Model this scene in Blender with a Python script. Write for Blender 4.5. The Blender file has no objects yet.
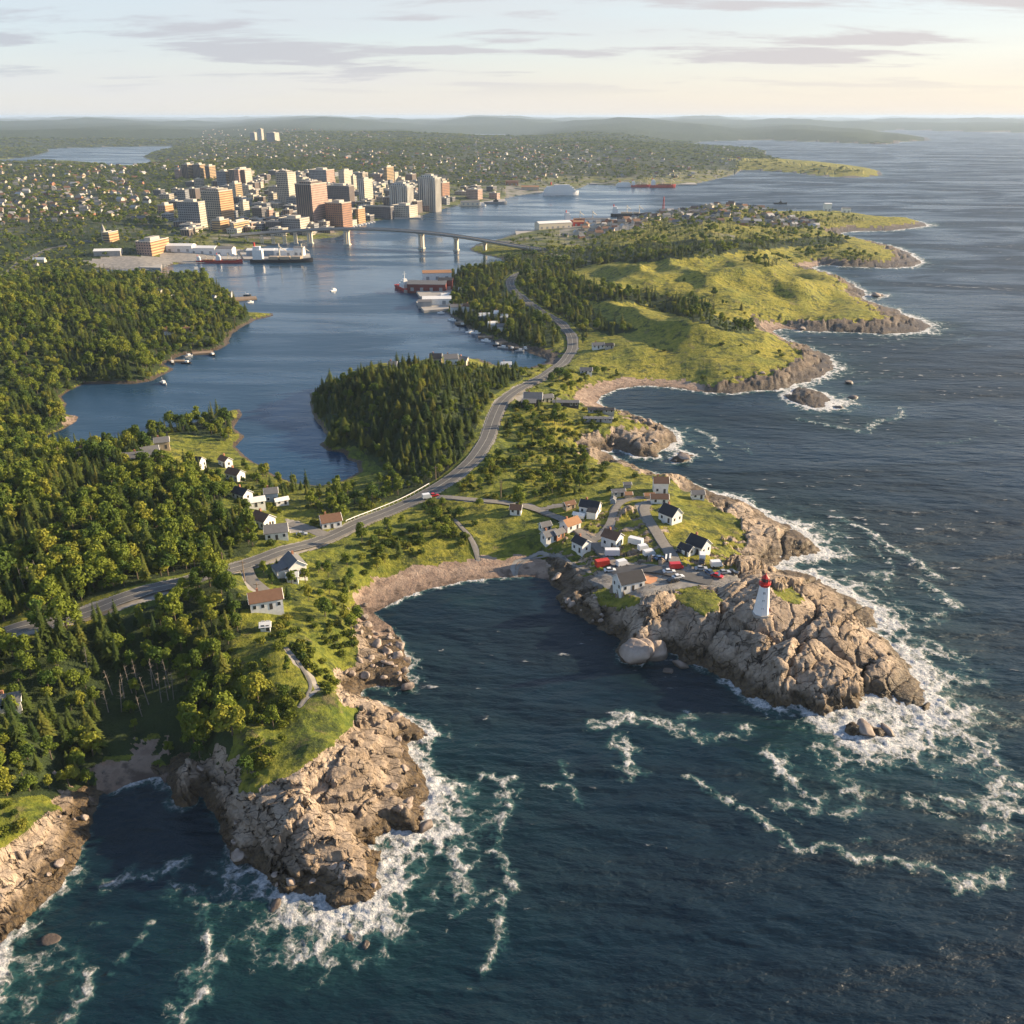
import bpy, math, random
import numpy as np
from mathutils import Vector, Matrix

S = bpy.context.scene
# ---------------------------------------------------------------- camera
CAM_H = 160.0; FPX = 887.0; PITCH = math.radians(24.06)
cam_data = bpy.data.cameras.new("camera")
cam = bpy.data.objects.new("camera", cam_data)
S.collection.objects.link(cam)
cam.location = (0, 0, CAM_H)
cam.rotation_euler = (math.radians(90) - PITCH, 0, 0)
cam_data.sensor_width = 36.0
cam_data.lens = 36.0 * FPX / 1024.0
cam_data.clip_start = 1.0
cam_data.clip_end = 200000.0
S.camera = cam
S.render.resolution_x = 1024; S.render.resolution_y = 1024

# ---------------------------------------------------------------- sky and sun
SUN_EL = math.radians(18.5); SUN_AZ = math.radians(76.0)      # azimuth from +Y (camera heading) towards +X
SUN_DIR = Vector((math.sin(SUN_AZ)*math.cos(SUN_EL), math.cos(SUN_AZ)*math.cos(SUN_EL), math.sin(SUN_EL)))
W = bpy.data.worlds.new("World"); S.world = W; W.use_nodes = True
wn = W.node_tree.nodes; wl = W.node_tree.links; wn.clear()
def N(nodes, t, **kw):
    n = nodes.new(t)
    for k, v in kw.items():
        if k == 'inp':
            for a, b in v.items(): n.inputs[a].default_value = b
        else: setattr(n, k, v)
    return n
wo = N(wn, 'ShaderNodeOutputWorld'); bg = N(wn, 'ShaderNodeBackground', inp={'Strength': 0.092})
sky = N(wn, 'ShaderNodeTexSky', sky_type='NISHITA', sun_disc=False, sun_elevation=SUN_EL,
        sun_rotation=SUN_AZ, altitude=200.0, air_density=1.0, dust_density=0.7, ozone_density=2.5)
geo = N(wn, 'ShaderNodeTexCoord')
sep = N(wn, 'ShaderNodeSeparateXYZ'); wl.new(geo.outputs['Generated'], sep.inputs[0])
zc = N(wn, 'ShaderNodeMath', operation='MAXIMUM', inp={1: 0.0}); wl.new(sep.outputs['Z'], zc.inputs[0])
za = N(wn, 'ShaderNodeMath', operation='ADD', inp={1: 0.085}); wl.new(zc.outputs[0], za.inputs[0])
dx = N(wn, 'ShaderNodeMath', operation='DIVIDE'); wl.new(sep.outputs['X'], dx.inputs[0]); wl.new(za.outputs[0], dx.inputs[1])
dy = N(wn, 'ShaderNodeMath', operation='DIVIDE'); wl.new(sep.outputs['Y'], dy.inputs[0]); wl.new(za.outputs[0], dy.inputs[1])
cmb = N(wn, 'ShaderNodeCombineXYZ'); wl.new(dx.outputs[0], cmb.inputs[0]); wl.new(dy.outputs[0], cmb.inputs[1])
def cloudlayer(scale, offs, lo, hi, detail=7, rough=0.58, sy=1.0):
    mp = N(wn, 'ShaderNodeMapping'); mp.inputs['Scale'].default_value = (scale, scale*sy, 1); mp.inputs['Location'].default_value = offs
    wl.new(cmb.outputs[0], mp.inputs[0])
    nz = N(wn, 'ShaderNodeTexNoise', inp={'Scale': 1.0, 'Detail': detail, 'Roughness': rough, 'Distortion': 0.25}); wl.new(mp.outputs[0], nz.inputs['Vector'])
    mr = N(wn, 'ShaderNodeMapRange', interpolation_type='SMOOTHSTEP', inp={1: lo, 2: hi}); wl.new(nz.outputs['Fac'], mr.inputs[0])
    return mr
veil = cloudlayer(0.20, (3.1, 7.7, 0), 0.36, 0.66, sy=1.4)
clouds = cloudlayer(0.62, (1.3, 4.45, 2.0), 0.49, 0.60, detail=9, sy=1.9)
warm = N(wn, 'ShaderNodeMapRange', inp={1: -0.5, 2: 0.6}); wl.new(sep.outputs['X'], warm.inputs[0])
# colours of cloud in the units of the sky texture (bright)
veilc = N(wn, 'ShaderNodeMix', data_type='RGBA'); veilc.inputs[6].default_value = (3.04, 3.41, 3.72, 1); veilc.inputs[7].default_value = (3.75, 3.60, 3.45, 1); wl.new(warm.outputs[0], veilc.inputs[0])
cldc = N(wn, 'ShaderNodeMix', data_type='RGBA'); cldc.inputs[6].default_value = (2.45, 2.60, 2.88, 1); cldc.inputs[7].default_value = (3.20, 2.92, 2.88, 1); wl.new(warm.outputs[0], cldc.inputs[0])
vf0 = N(wn, 'ShaderNodeMath', operation='MULTIPLY_ADD', inp={1: 0.25, 2: 0.68}); wl.new(veil.outputs[0], vf0.inputs[0])
vz = N(wn, 'ShaderNodeMapRange', interpolation_type='SMOOTHSTEP', inp={1: 0.09, 2: 0.36, 3: 1.0, 4: 0.10}); wl.new(sep.outputs['Z'], vz.inputs[0])
vf = N(wn, 'ShaderNodeMath', operation='MULTIPLY'); wl.new(vf0.outputs[0], vf.inputs[0]); wl.new(vz.outputs[0], vf.inputs[1])
m1 = N(wn, 'ShaderNodeMix', data_type='RGBA'); wl.new(vf.outputs[0], m1.inputs[0]); wl.new(sky.outputs[0], m1.inputs[6]); wl.new(veilc.outputs[2], m1.inputs[7])
# glow band of pale warm air low on the horizon
hz = N(wn, 'ShaderNodeMapRange', interpolation_type='SMOOTHSTEP', inp={1: 0.09, 2: 0.0, 3: 0.0, 4: 0.60}); wl.new(sep.outputs['Z'], hz.inputs[0])
hc = N(wn, 'ShaderNodeMix', data_type='RGBA'); hc.inputs[6].default_value = (3.75, 3.55, 3.42, 1); hc.inputs[7].default_value = (4.75, 3.95, 3.02, 1); wl.new(warm.outputs[0], hc.inputs[0])
m2 = N(wn, 'ShaderNodeMix', data_type='RGBA'); wl.new(hz.outputs[0], m2.inputs[0]); wl.new(m1.outputs[2], m2.inputs[6]); wl.new(hc.outputs[2], m2.inputs[7])
cf = N(wn, 'ShaderNodeMath', operation='MULTIPLY', inp={1: 0.85}); wl.new(clouds.outputs[0], cf.inputs[0])
zf_ = N(wn, 'ShaderNodeMapRange', interpolation_type='SMOOTHSTEP', inp={1: 0.012, 2: 0.05}); wl.new(sep.outputs['Z'], zf_.inputs[0])
zf = N(wn, 'ShaderNodeMath', operation='MULTIPLY'); wl.new(zf_.outputs[0], zf.inputs[0]); wl.new(vz.outputs[0], zf.inputs[1])
cf2 = N(wn, 'ShaderNodeMath', operation='MULTIPLY'); wl.new(cf.outputs[0], cf2.inputs[0]); wl.new(zf.outputs[0], cf2.inputs[1])
m3 = N(wn, 'ShaderNodeMix', data_type='RGBA'); wl.new(cf2.outputs[0], m3.inputs[0]); wl.new(m2.outputs[2], m3.inputs[6]); wl.new(cldc.outputs[2], m3.inputs[7])
wl.new(m3.outputs[2], bg.inputs['Color']); wl.new(bg.outputs[0], wo.inputs['Surface'])
sun_d = bpy.data.lights.new("sun", 'SUN'); sun = bpy.data.objects.new("sun", sun_d); S.collection.objects.link(sun)
sun_d.energy = 5.0; sun_d.angle = math.radians(0.5); sun_d.color = (1.0, 0.77, 0.49)
sun.rotation_euler = SUN_DIR.to_track_quat('Z', 'Y').to_euler(); sun.location = (0, 0, 400)
S.view_settings.view_transform = 'Standard'; S.view_settings.look = 'None'
S.view_settings.exposure = 1.32; S.view_settings.gamma = 1.0
S.cycles.max_bounces = 4; S.cycles.diffuse_bounces = 2; S.cycles.volume_bounces = 0

# ---------------------------------------------------------------- maths helpers
CP, SP = math.cos(PITCH), math.sin(PITCH)
def plane_xy(px, py):
    """photo pixel -> world x, y on the sea plane"""
    px = np.asarray(px, float); py = np.asarray(py, float)
    xv = (px-512)/FPX; yv = -(py-512)/FPX
    t = CAM_H/np.maximum(SP - yv*CP, 1e-6)
    return t*xv, t*(CP + yv*SP)
def project(x, y, z):
    d = y*CP - (z-CAM_H)*SP
    yv = (y*SP + (z-CAM_H)*CP)/d
    return 512 + FPX*x/d, 512 - FPX*yv
rng = np.random.default_rng(11)
PERM = rng.permutation(512); PERM = np.concatenate([PERM, PERM, PERM])
GR = np.stack([np.cos(np.arange(512)*2.399963), np.sin(np.arange(512)*2.399963)], 1)
def hash2(i, j, k=0): return PERM[(PERM[(i & 511)] + (j & 511) + k*37) & 1023]
def noise2(x, y):
    xi = np.floor(x).astype(np.int64); yi = np.floor(y).astype(np.int64)
    xf = x-xi; yf = y-yi
    u = xf*xf*xf*(xf*(xf*6-15)+10); v = yf*yf*yf*(yf*(yf*6-15)+10)
    def g(i, j, fx, fy):
        h = GR[hash2(i, j)]; return h[..., 0]*fx + h[..., 1]*fy
    a = g(xi, yi, xf, yf); b = g(xi+1, yi, xf-1, yf); c = g(xi, yi+1, xf, yf-1); d = g(xi+1, yi+1, xf-1, yf-1)
    return 1.5*((a+(b-a)*u) + ((c+(d-c)*u)-(a+(b-a)*u))*v)
def fbm(x, y, octs=4, gain=0.5, off=0.0):
    s = 0; a = 1.0; t = 0
    for o in range(octs):
        s = s + a*noise2(x+off+o*17.3, y-off+o*9.1); t += a; a *= gain; x = x*2.03; y = y*2.03
    return s/t*1.4
def voro(x, y, jit=0.9, k=0):
    """F1, F2, cell value"""
    xi = np.floor(x).astype(np.int64); yi = np.floor(y).astype(np.int64)
    f1 = np.full(x.shape, 9.0); f2 = np.full(x.shape, 9.0); cv = np.zeros(x.shape); vx_ = np.zeros(x.shape); vy_ = np.zeros(x.shape)
    for di in (-1, 0, 1):
        for dj in (-1, 0, 1):
            h = hash2(xi+di, yi+dj, k); h2 = PERM[h+7+k]
            cx = xi+di+0.5+jit*(h/512-0.5); cy = yi+dj+0.5+jit*(h2/512-0.5)
            d = np.hypot(x-cx, y-cy)
            n1 = d < f1
            vx_ = np.where(n1, x-cx, vx_); vy_ = np.where(n1, y-cy, vy_)
            f2 = np.where(n1, f1, np.minimum(f2, d)); cv = np.where(n1, ((h*131) % 512)/512.0, cv); f1 = np.where(n1, d, f1)
    return f1, f2, cv, vx_, vy_
def sstep(a, b, x):
    t = np.clip((x-a)/(b-a), 0, 1); return t*t*(3-2*t)
def inside(poly, x, y):
    p = np.asarray(poly, float); r = np.zeros(np.shape(x), bool); n = len(p)
    bx0, by0 = p.min(0); bx1, by1 = p.max(0)
    m = (x >= bx0) & (x <= bx1) & (y >= by0) & (y <= by1)
    if not m.any(): return r
    xs = x[m]; ys = y[m]; q = np.zeros(xs.shape, bool)
    for i in range(n):
        x1, y1 = p[i]; x2, y2 = p[(i+1) % n]
        if y1 == y2: continue
        c = ((y1 > ys) != (y2 > ys)) & (xs < (x2-x1)*(ys-y1)/(y2-y1)+x1)
        q ^= c
    r[m] = q; return r
def segdist(pts, x, y, closed=False):
    p = np.asarray(pts, float); d2 = np.full(np.shape(x), 1e18); n = len(p)
    for i in range(n if closed else n-1):
        ax, ay = p[i]; bx, by = p[(i+1) % n]; vx, vy = bx-ax, by-ay; L = vx*vx+vy*vy+1e-9
        t = np.clip(((x-ax)*vx+(y-ay)*vy)/L, 0, 1)
        d2 = np.minimum(d2, (x-ax-t*vx)**2+(y-ay-t*vy)**2)
    return np.sqrt(d2)
def idw(ctrl, u, v, k, power=3.0):
    """control points (px,py,val...) blended in the picture-plane metric of the ground"""
    num = 0; den = 0
    for c in ctrl:
        d = ((u-c[0])**2 + (1.35*(v-c[1]))**2 + 30.0)**(power/2)
        num = num + c[k]/d; den = den + 1/d
    return num/den

# ---------------------------------------------------------------- traced ground plan (photo pixels on the sea plane)
COAST = [(-260,1060),(-60,1010),(-20,985),(0,962),(12,938),(38,915),(55,893),(75,870),(84,852),(93,835),(96,815),(102,797),(118,790),(135,783),(152,778),(160,777),
(168,790),(172,806),(182,811),(196,806),(201,796),(206,812),(220,824),(228,845),(235,866),(250,868),(266,877),(281,898),(302,900),(323,898),(332,911),(350,907),(372,902),(384,889),(379,878),(378,862),(366,846),(382,834),
(399,833),(416,832),(426,815),(422,806),(432,802),(427,785),(418,770),(412,756),(406,745),(424,742),(428,735),(411,722),(396,713),(380,703),(362,697),(366,690),(377,684),(395,686),(414,688),(407,678),(414,664),(405,650),(398,640),(392,627),(382,620),(374,613),
(386,607),(401,600),(430,589),(465,582),(500,578),(530,577),(548,580),(556,590),(562,607),(572,615),(595,624),(608,634),(618,640),(616,652),(626,661),(640,664),(654,659),(668,654),(680,662),(697,666),(712,672),(725,682),(742,692),(758,700),(775,708),(795,705),(815,712),(838,713),(860,710),(868,698),(890,705),(908,712),(928,714),(934,700),(926,684),(912,668),(900,655),(884,640),(868,634),(880,629),(872,612),(860,604),(840,590),(818,577),(795,573),(776,570),(780,562),(809,556),(826,552),(812,545),(803,538),(793,529),(779,523),(765,514),(750,504),(735,500),(720,495),(703,489),(688,481),(672,478),(658,478),(650,473),(632,466),(617,461),(604,452),(616,450),(635,456),(658,458),(664,449),(680,442),(672,431),(655,424),(637,416),(622,411),(607,408),(597,403),(602,396),(620,389),(642,386),(673,388),(696,392),(721,394),(740,393),(760,390),(779,391),(800,384),(824,377),(838,368),(828,356),(812,349),(791,343),(779,336),(770,330),(785,329),(803,331),(845,332),(886,334),(925,332),(931,324),(904,315),(897,310),(880,306),(862,299),(866,293),(851,284),(830,274),(809,268),(821,265),(854,267),(886,268),(910,267),(922,263),(910,254),(895,247),(868,241),(848,237),(836,234),(854,231),(886,231),(922,227),(932,225),(910,220),(874,217),(851,214),(818,212),(791,213),(767,213),(740,210),(700,210),(676,213),(650,216),(630,221),(600,222),(564,224),(536,229),(512,234),(500,239),(478,243),(468,250),(480,254),(494,257),(503,259),(500,266),(480,271),(462,272),(450,276),(452,293),(444,311),(458,321),(473,333),(495,341),(510,347),(531,354),(546,359),(543,365),(526,369),(500,367),(480,360),(455,362),(430,364),(400,368),(370,374),(340,383),(320,390),(310,394),(311,414),(321,427),(329,439),(318,445),(328,451),(344,452),(346,460),(358,463),(357,472),(341,481),(319,486),(296,483),(275,475),(256,463),(246,457),(236,447),(246,436),(234,429),(243,414),(240,408),(224,412),(205,419),(180,426),(150,433),(120,440),(90,447),(60,450),(46,443),(46,436),(60,431),(76,422),(79,416),(64,414),(66,403),(61,396),(70,390),(84,384),(99,384),(119,384),(135,384),(152,381),(175,369),(163,364),(183,355),(205,352),(218,350),(238,340),(228,344),(232,334),(244,326),(258,319),(274,317),(273,313),(250,313),(244,309),(236,304),(228,296),(222,287),(210,281),(180,278),(140,278),(100,277),(86,275),(90,271),(107,270),(142,270),(160,269),(178,264),(200,263),(224,262),(240,250),(270,246),(308,240),(341,237),(347,229),(367,222),(392,219),(418,218),(426,214),(443,209),(463,205),(494,203),(508,198),(530,194),(548,193),(579,189),(590,184),(617,186),(650,187),(673,186),(698,184),(714,180),(736,175),(738,172),(743,170),(765,171),(794,173),(824,177),(854,178),(883,176),(880,170),(854,166),(824,163),(779,160),(765,156),(767,152),(750,147),(720,146.5),(700,146),(693,144),(702,141.5),(720,141),(759,140),(803,141.5),(845,143),(870,144.5),(898,144.8),(901,141),(932,141),(928,137.5),(898,133),(868,130.5),(900,130),(960,131.5),(1024,132.5),(1300,134),(1300,118.2),(-260,118.2)]
LAKES = [[(-120,162),(0,160),(30,157),(50,152),(48,148.5),(90,147.5),(140,146.5),(170,146),(172,148),(152,152),(142,157),(152,161),(140,165),(127,167),(108,164),(64,160),(20,163),(-60,165)],
         [(458,135),(462,139),(486,139),(506,140),(512,135),(490,133.5)]]
ISLANDS = [[(783,397),(790,390),(806,388),(820,393),(838,401),(832,407),(815,409),(798,405)],
           [(870,295),(878,292.5),(885,295),(878,298)],
           [(846,727),(852,722),(860,729),(872,728),(886,731),(894,738),(880,741),(862,737),(852,734)],
           [(668,462),(678,452),(690,455),(684,464)]]
# plateau height H, ramp length w (metres) at control points
CTRL = [(-100,800,18,14),(0,900,15,9),(40,850,13,8),(70,830,9,8),(20,790,20,22),(100,765,10,50),(130,740,14,60),(160,760,10,45),(150,650,24,40),(60,700,24,40),(182,790,14,5),(240,780,18,7),
(300,700,21,14),(250,830,17,6),(300,850,15,6),(350,850,12,7),(335,800,16,9),(400,790,7,9),(370,740,13,12),(330,740,18,12),(395,655,4.5,8),(372,640,6,12),(330,640,17,25),(240,640,22,30),(280,600,17,30),
(430,575,4,14),(500,570,4,14),(450,545,9,40),(380,575,8,20),(360,600,9,15),(540,560,7,14),(560,590,7,8),(600,605,8,8),(640,630,12,6),(590,560,9,20),(530,520,9,40),(650,540,11,18),(690,590,12,10),
(700,640,13,6),(760,640,15,8),(820,660,13,8),(870,670,9,8),(910,690,4.5,9),(840,610,6,10),(850,690,11,5),(790,690,12,5),(800,580,6,12),(770,545,6,12),(720,520,8,14),(700,500,6,14),(655,490,10,14),(640,460,7,9),(600,440,12,16),
(660,440,5,7),(620,425,8,10),(560,440,15,30),(590,400,5,16),(620,383,3,20),(540,390,8,20),(480,450,12,30),(430,420,22,16),(380,400,20,14),(335,420,12,10),(350,440,6,10),(450,385,16,16),(350,490,4,30),(400,520,7,40),(300,520,8,40),
(220,540,16,40),(250,470,4,20),(210,440,6,20),(150,500,20,50),(60,560,24,60),(0,480,16,40),(70,410,5,12),(120,370,10,14),(100,320,20,40),(200,320,12,20),(240,330,5,10),(190,290,7,18),(20,350,22,60),
(520,350,6,20),(480,320,8,20),(530,300,14,50),(480,290,12,20),(560,330,12,60),(640,350,12,35),(700,330,24,45),(740,370,10,16),(790,365,8,14),(820,368,4,10),(660,385,5,14),(760,310,20,50),(850,320,7,14),(905,324,4,10),(840,290,9,16),(800,265,6,20),(750,280,30,60),(700,262,26,70),(620,262,18,70),
(640,300,17,60),(850,258,8,18),(910,262,5,12),(800,245,16,40),(900,224,8,14),(840,220,9,20),(720,220,26,60),(660,225,16,50),(580,240,7,50),(500,250,7,30),(460,300,4,10),(300,225,12,90),(200,230,18,120),(100,240,22,120),(40,260,14,100),(400,205,12,80),(500,190,18,100),(600,175,22,200),(700,165,24,200),(860,172,10,50),(780,166,12,60),(300,160,50,500),(200,165,40,400),(100,180,34,300),(400,160,55,500),(500,160,40,400),(600,150,60,500),(720,150,30,300),(860,138,60,400),(800,136,70,500),(900,139,60,300),(600,135,90,900),(300,135,90,900),(100,135,80,900),(100,125,110,2500),(500,125,120,2500),(900,126,90,2000),(300,120,150,3000),(700,120,140,3000),(1000,128,70,900)]
ROAD = [(-60,652),(0,635),(30,628),(60,620),(90,611),(120,602),(150,593),(180,583),(215,573),(240,566),(270,557),(300,547),(335,535),(370,518),(400,507),(430,493),(455,477),(475,459),(487,440),(493,420),(502,402),(520,388),(545,376),(563,364),(573,349),(572,336),(560,322),(540,311),(524,300),(512,290),(509,282),(515,275),(524,272),(536,270),(550,270)]
LANES = [  # (points, width)
 ([(440,497),(470,500),(500,502),(530,506),(560,518),(580,532),(592,542),(605,556),(618,566)], 3.6),
 ([(612,574),(626,566),(648,568),(665,572),(690,578),(712,582)], 6.0),
 ([(592,540),(606,534),(611,524),(614,510),(620,500),(650,497),(664,499)], 3.0),
 ([(540,510),(555,505),(572,505)], 2.0),
 ([(664,499),(640,505),(648,520),(658,534),(670,552),(676,566)], 4.2),
 ([(326,536),(312,530),(300,527),(290,524)], 5.0),
 ([(246,566),(250,580),(255,590),(268,596)], 4.0),
 ([(516,576),(512,568),(516,561),(540,552),(560,557),(575,566),(590,572)], 1.3),
 ([(478,560),(476,548),(468,534),(455,520)], 1.6),
 ([(505,398),(520,392),(545,395),(560,400)], 3.5),
 ([(300,706),(318,690),(312,676),(296,664),(286,648)], 1.0),
 ([(0,278),(20,262),(50,248),(90,241),(140,238),(200,236),(250,237)], 6.0),
 ([(522,250),(545,252),(570,258),(592,262)], 4.0),
 ([(250,237),(300,234),(345,231)], 6.0)]
PADS = [  # gravel / asphalt yards: polygons on the ground
 [(590,541),(600,546),(612,556),(622,566),(640,566),(650,568),(672,560),(684,566),(700,566),(722,575),(735,572),(740,580),(722,588),(700,585),(672,590),(656,600),(640,598),(610,590),(588,580),(600,572),(612,566),(600,556)],
 [(285,518),(300,521),(305,532),(290,534)],
 [(100,268),(80,262),(110,256),(160,256),(172,264),(160,270),(130,272)],
 [(505,393),(520,390),(552,396),(550,402),(520,402)],
 [(395,282),(450,275),(452,300),(444,312),(420,306)],
 [(160,252),(240,249),(312,252),(312,262),(160,263)],[(560,219),(640,218),(645,227),(600,234),(560,236)],[(505,186),(560,187),(560,196),(505,198)]]
BEACH = [[(352,600),(366,586),(392,572),(420,562),(470,555),(545,556),(552,585),(500,600),(380,640),(360,625)],
 [(568,404),(574,394),(594,384),(620,379),(660,376),(705,384),(705,400),(600,412)],
 [(96,770),(108,757),(155,750),(168,775),(168,800),(100,806)],
 [(756,323),(795,326),(806,333),(780,345)],[(785,262),(822,262),(822,268),(795,269)],[(60,425),(84,410),(84,425)]]
ROCKS = [[(160,770),(176,778),(205,785),(235,808),(250,798),(262,790),(300,772),(335,748),(350,728),(364,712),(345,706),(336,694),(350,672),(362,655),(352,636),(362,612),(372,596),(400,600),(445,620),(460,920),(200,960)],
 [(-260,885),(-30,860),(0,850),(24,830),(50,812),(80,800),(98,788),(112,800),(95,900),(0,1010),(-260,1070)],
 [(534,566),(556,574),(580,588),(600,606),(622,612),(642,612),(650,592),(668,588),(700,586),(730,580),(745,562),(742,545),(735,530),(722,512),(708,500),(690,490),(672,482),(700,466),(1000,500),(1000,740),(600,740),(530,600)]]
GRASSP = [[(672,558),(690,546),(716,548),(735,556),(738,566),(722,572),(700,566)],[(664,586),(690,580),(712,590),(726,600),(720,612),(690,612),(672,600)],[(590,590),(612,584),(640,592),(642,606),(622,612),(600,606)],[(768,590),(792,592),(806,604),(784,606)],[(690,500),(735,516),(750,540),(742,552),(700,528)]]
ROCKW = [(400,700,6),(300,470,1.2),(200,400,2),(200,330,3),(640,440,20),(610,450,14),(640,480,12),(700,380,9),(760,375,14),(820,365,30),(850,325,22),(910,324,45),(850,285,18),(880,262,22),(915,258,45),(900,226,14),(700,210,4),(300,230,2),(450,300,2),(870,175,12),(600,180,3),(900,140,40),(350,400,1),(60,440,1),(740,175,6)]
def W2(poly): return np.stack(plane_xy([p[0] for p in poly], [p[1] for p in poly]), 1)
coast_w = W2(COAST); lakes_w = [W2(l) for l in LAKES]; isl_w = [W2(l) for l in ISLANDS]

# ---------------------------------------------------------------- land sheet sampled along the camera's perspective (real heights)
US = np.arange(-250, 1262, 1.25)
VS = np.concatenate([np.arange(118.25, 130, 0.42), np.arange(130, 165, 0.75), np.arange(165, 545, 1.15), np.arange(545, 1060, 0.85)])
GU, GV = np.meshgrid(US, VS)
GX, GY = plane_xy(GU, GV)
GD = np.hypot(GX, GY)
def sdf_at(x, y):
    d = segdist(coast_w, x, y, True); ins = inside(coast_w, x, y)
    sd = np.where(ins, d, -d)
    for l in lakes_w:
        dl = segdist(l, x, y, True); il = inside(l, x, y); sd = np.minimum(sd, np.where(il, -dl, dl))
    for l in isl_w:
        dl = segdist(l, x, y, True); il = inside(l, x, y); sd = np.maximum(sd, np.where(il, dl, -dl))
    return sd
def resample(A, ui, vi):
    iu = np.clip(np.interp(ui, US, np.arange(len(US))), 0, len(US)-1.001); iv = np.clip(np.interp(vi, VS, np.arange(len(VS))), 0, len(VS)-1.001)
    a = iu.astype(int); b = iv.astype(int); fu = iu-a; fv = iv-b
    return (A[b, a]*(1-fu)+A[b, a+1]*fu)*(1-fv) + (A[b+1, a]*(1-fu)+A[b+1, a+1]*fu)*fv
def coarse(fn, step=3):
    """evaluate fn on every 3rd node and interpolate"""
    iu = np.unique(np.append(np.arange(0, len(US), step), len(US)-1)); iv = np.unique(np.append(np.arange(0, len(VS), step), len(VS)-1))
    A = fn(GU[np.ix_(iv, iu)], GV[np.ix_(iv, iu)], GX[np.ix_(iv, iu)], GY[np.ix_(iv, iu)])
    fu = np.interp(np.arange(len(US)), iu, np.arange(len(iu))); fv = np.interp(np.arange(len(VS)), iv, np.arange(len(iv)))
    a = np.minimum(fu.astype(int), len(iu)-2); b = np.minimum(fv.astype(int), len(iv)-2); fu = (fu-a)[None, :]; fv = (fv-b)[:, None]
    A00 = A[np.ix_(b, a)]; A01 = A[np.ix_(b, a+1)]; A10 = A[np.ix_(b+1, a)]; A11 = A[np.ix_(b+1, a+1)]
    return (A00*(1-fu)+A01*fu)*(1-fv)+(A10*(1-fu)+A11*fu)*fv
SD = coarse(lambda u, v, x, y: sdf_at(x, y), 2)
HP = coarse(lambda u, v, x, y: idw(CTRL, u, v, 2), 6)
WP = coarse(lambda u, v, x, y: idw(CTRL, u, v, 3), 6)
RW = coarse(lambda u, v, x, y: idw(ROCKW, u, v, 2), 6)
pxm = GD/FPX                                                  # metres per pixel across, at each node
calm = sstep(-1, 1, 0*GX)
isbeach = np.zeros(GU.shape)
bsc = 0.3+sstep(600, 740, GV); bwu = bsc*22*fbm(GX/7, GY/7, 3, off=401); bwv = bsc*16*fbm(GX/7, GY/7, 3, off=407)
for b in BEACH: isbeach = np.maximum(isbeach, inside(b, GU+bwu, GV+bwv).astype(float))
SD0 = SD.copy()
na = np.minimum(6.5, 3.4 + pxm*1.5)
SD = SD + (1-isbeach)*na*np.clip(RW/12, 0.25, 1)*(fbm(GX/np.maximum(14, pxm*9), GY/14, 4, 0.6) + 0.0)
land = SD > 0
ramp = 1-np.exp(-np.maximum(SD, 0)/WP)
HS = HP*ramp                                                  # smooth ground, carries the roads
def blur(A, n):
    for _ in range(n):
        A = (np.roll(A, 3, 0)+np.roll(A, -3, 0)+np.roll(A, 3, 1)+np.roll(A, -3, 1)+A)/5
    return A
bs = np.clip(blur(isbeach, 9)*1.35, 0, 1)                      # beaches slope gently
HS = HS*(1-bs) + np.minimum(HS, 0.10*np.maximum(SD, 0)+0.12)*bs
def hit_on(A, px, py):
    px = np.asarray(px, float); py = np.asarray(py, float); xv = (px-512)/FPX; yv = -(py-512)/FPX; dz = -SP+yv*CP; z = np.zeros(px.shape)
    for _ in range(25):
        t = (z-CAM_H)/dz; u, v = project(t*xv, t*(CP+yv*SP), 0.0); z = 0.5*z+0.5*resample(A, u, v)
    return np.stack([t*xv, t*(CP+yv*SP)], 1)
road_w = hit_on(HS, [p[0] for p in ROAD], [p[1] for p in ROAD]); lanes_w = [(hit_on(HS, [q[0] for q in p], [q[1] for q in p]), w) for p, w in LANES]
RD = coarse(lambda u, v, x, y: segdist(road_w, x, y), 2)
padm = np.zeros(GU.shape, bool)
pu, pv = project(GX, GY, HS)
for p in PADS: padm |= inside(p, pu, pv)
lane_d = coarse(lambda u, v, x, y: np.min([segdist(l, x, y)-w*0.5 for l, w in lanes_w], 0), 2)
flat = np.clip(1-sstep(5.0, 11.0, RD) + (1-sstep(0.5, 4.0, lane_d)) + padm, 0, 1)
# rock cover
wob = fbm(GX/9, GY/9, 4)
rock = np.zeros(GU.shape)
pw = pu + 5*wob; pw2 = pv + 4*fbm(GX/8, GY/8, 4, off=5)
for r in ROCKS: rock = np.maximum(rock, inside(r, pw, pw2).astype(float))
rock = np.maximum(rock, 1-sstep(RW*0.7, RW*1.3+0.5, SD + 0.35*RW*wob*2))
for g in GRASSP: rock = np.where(inside(g, pu+6*wob, pv+5*fbm(GX/6, GY/6, 4, off=9)), 0, rock)
vil = inside([(590,508),(660,506),(680,560),(760,520),(730,590),(600,600),(540,575)], pu, pv)
rock = np.where(vil & (fbm(GX/7, GY/5, 4, 0.6, 303.0) > 0.20), 1, rock)
rock = np.where((isbeach > 0) & (SD0 < 30), 0, rock)
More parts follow.
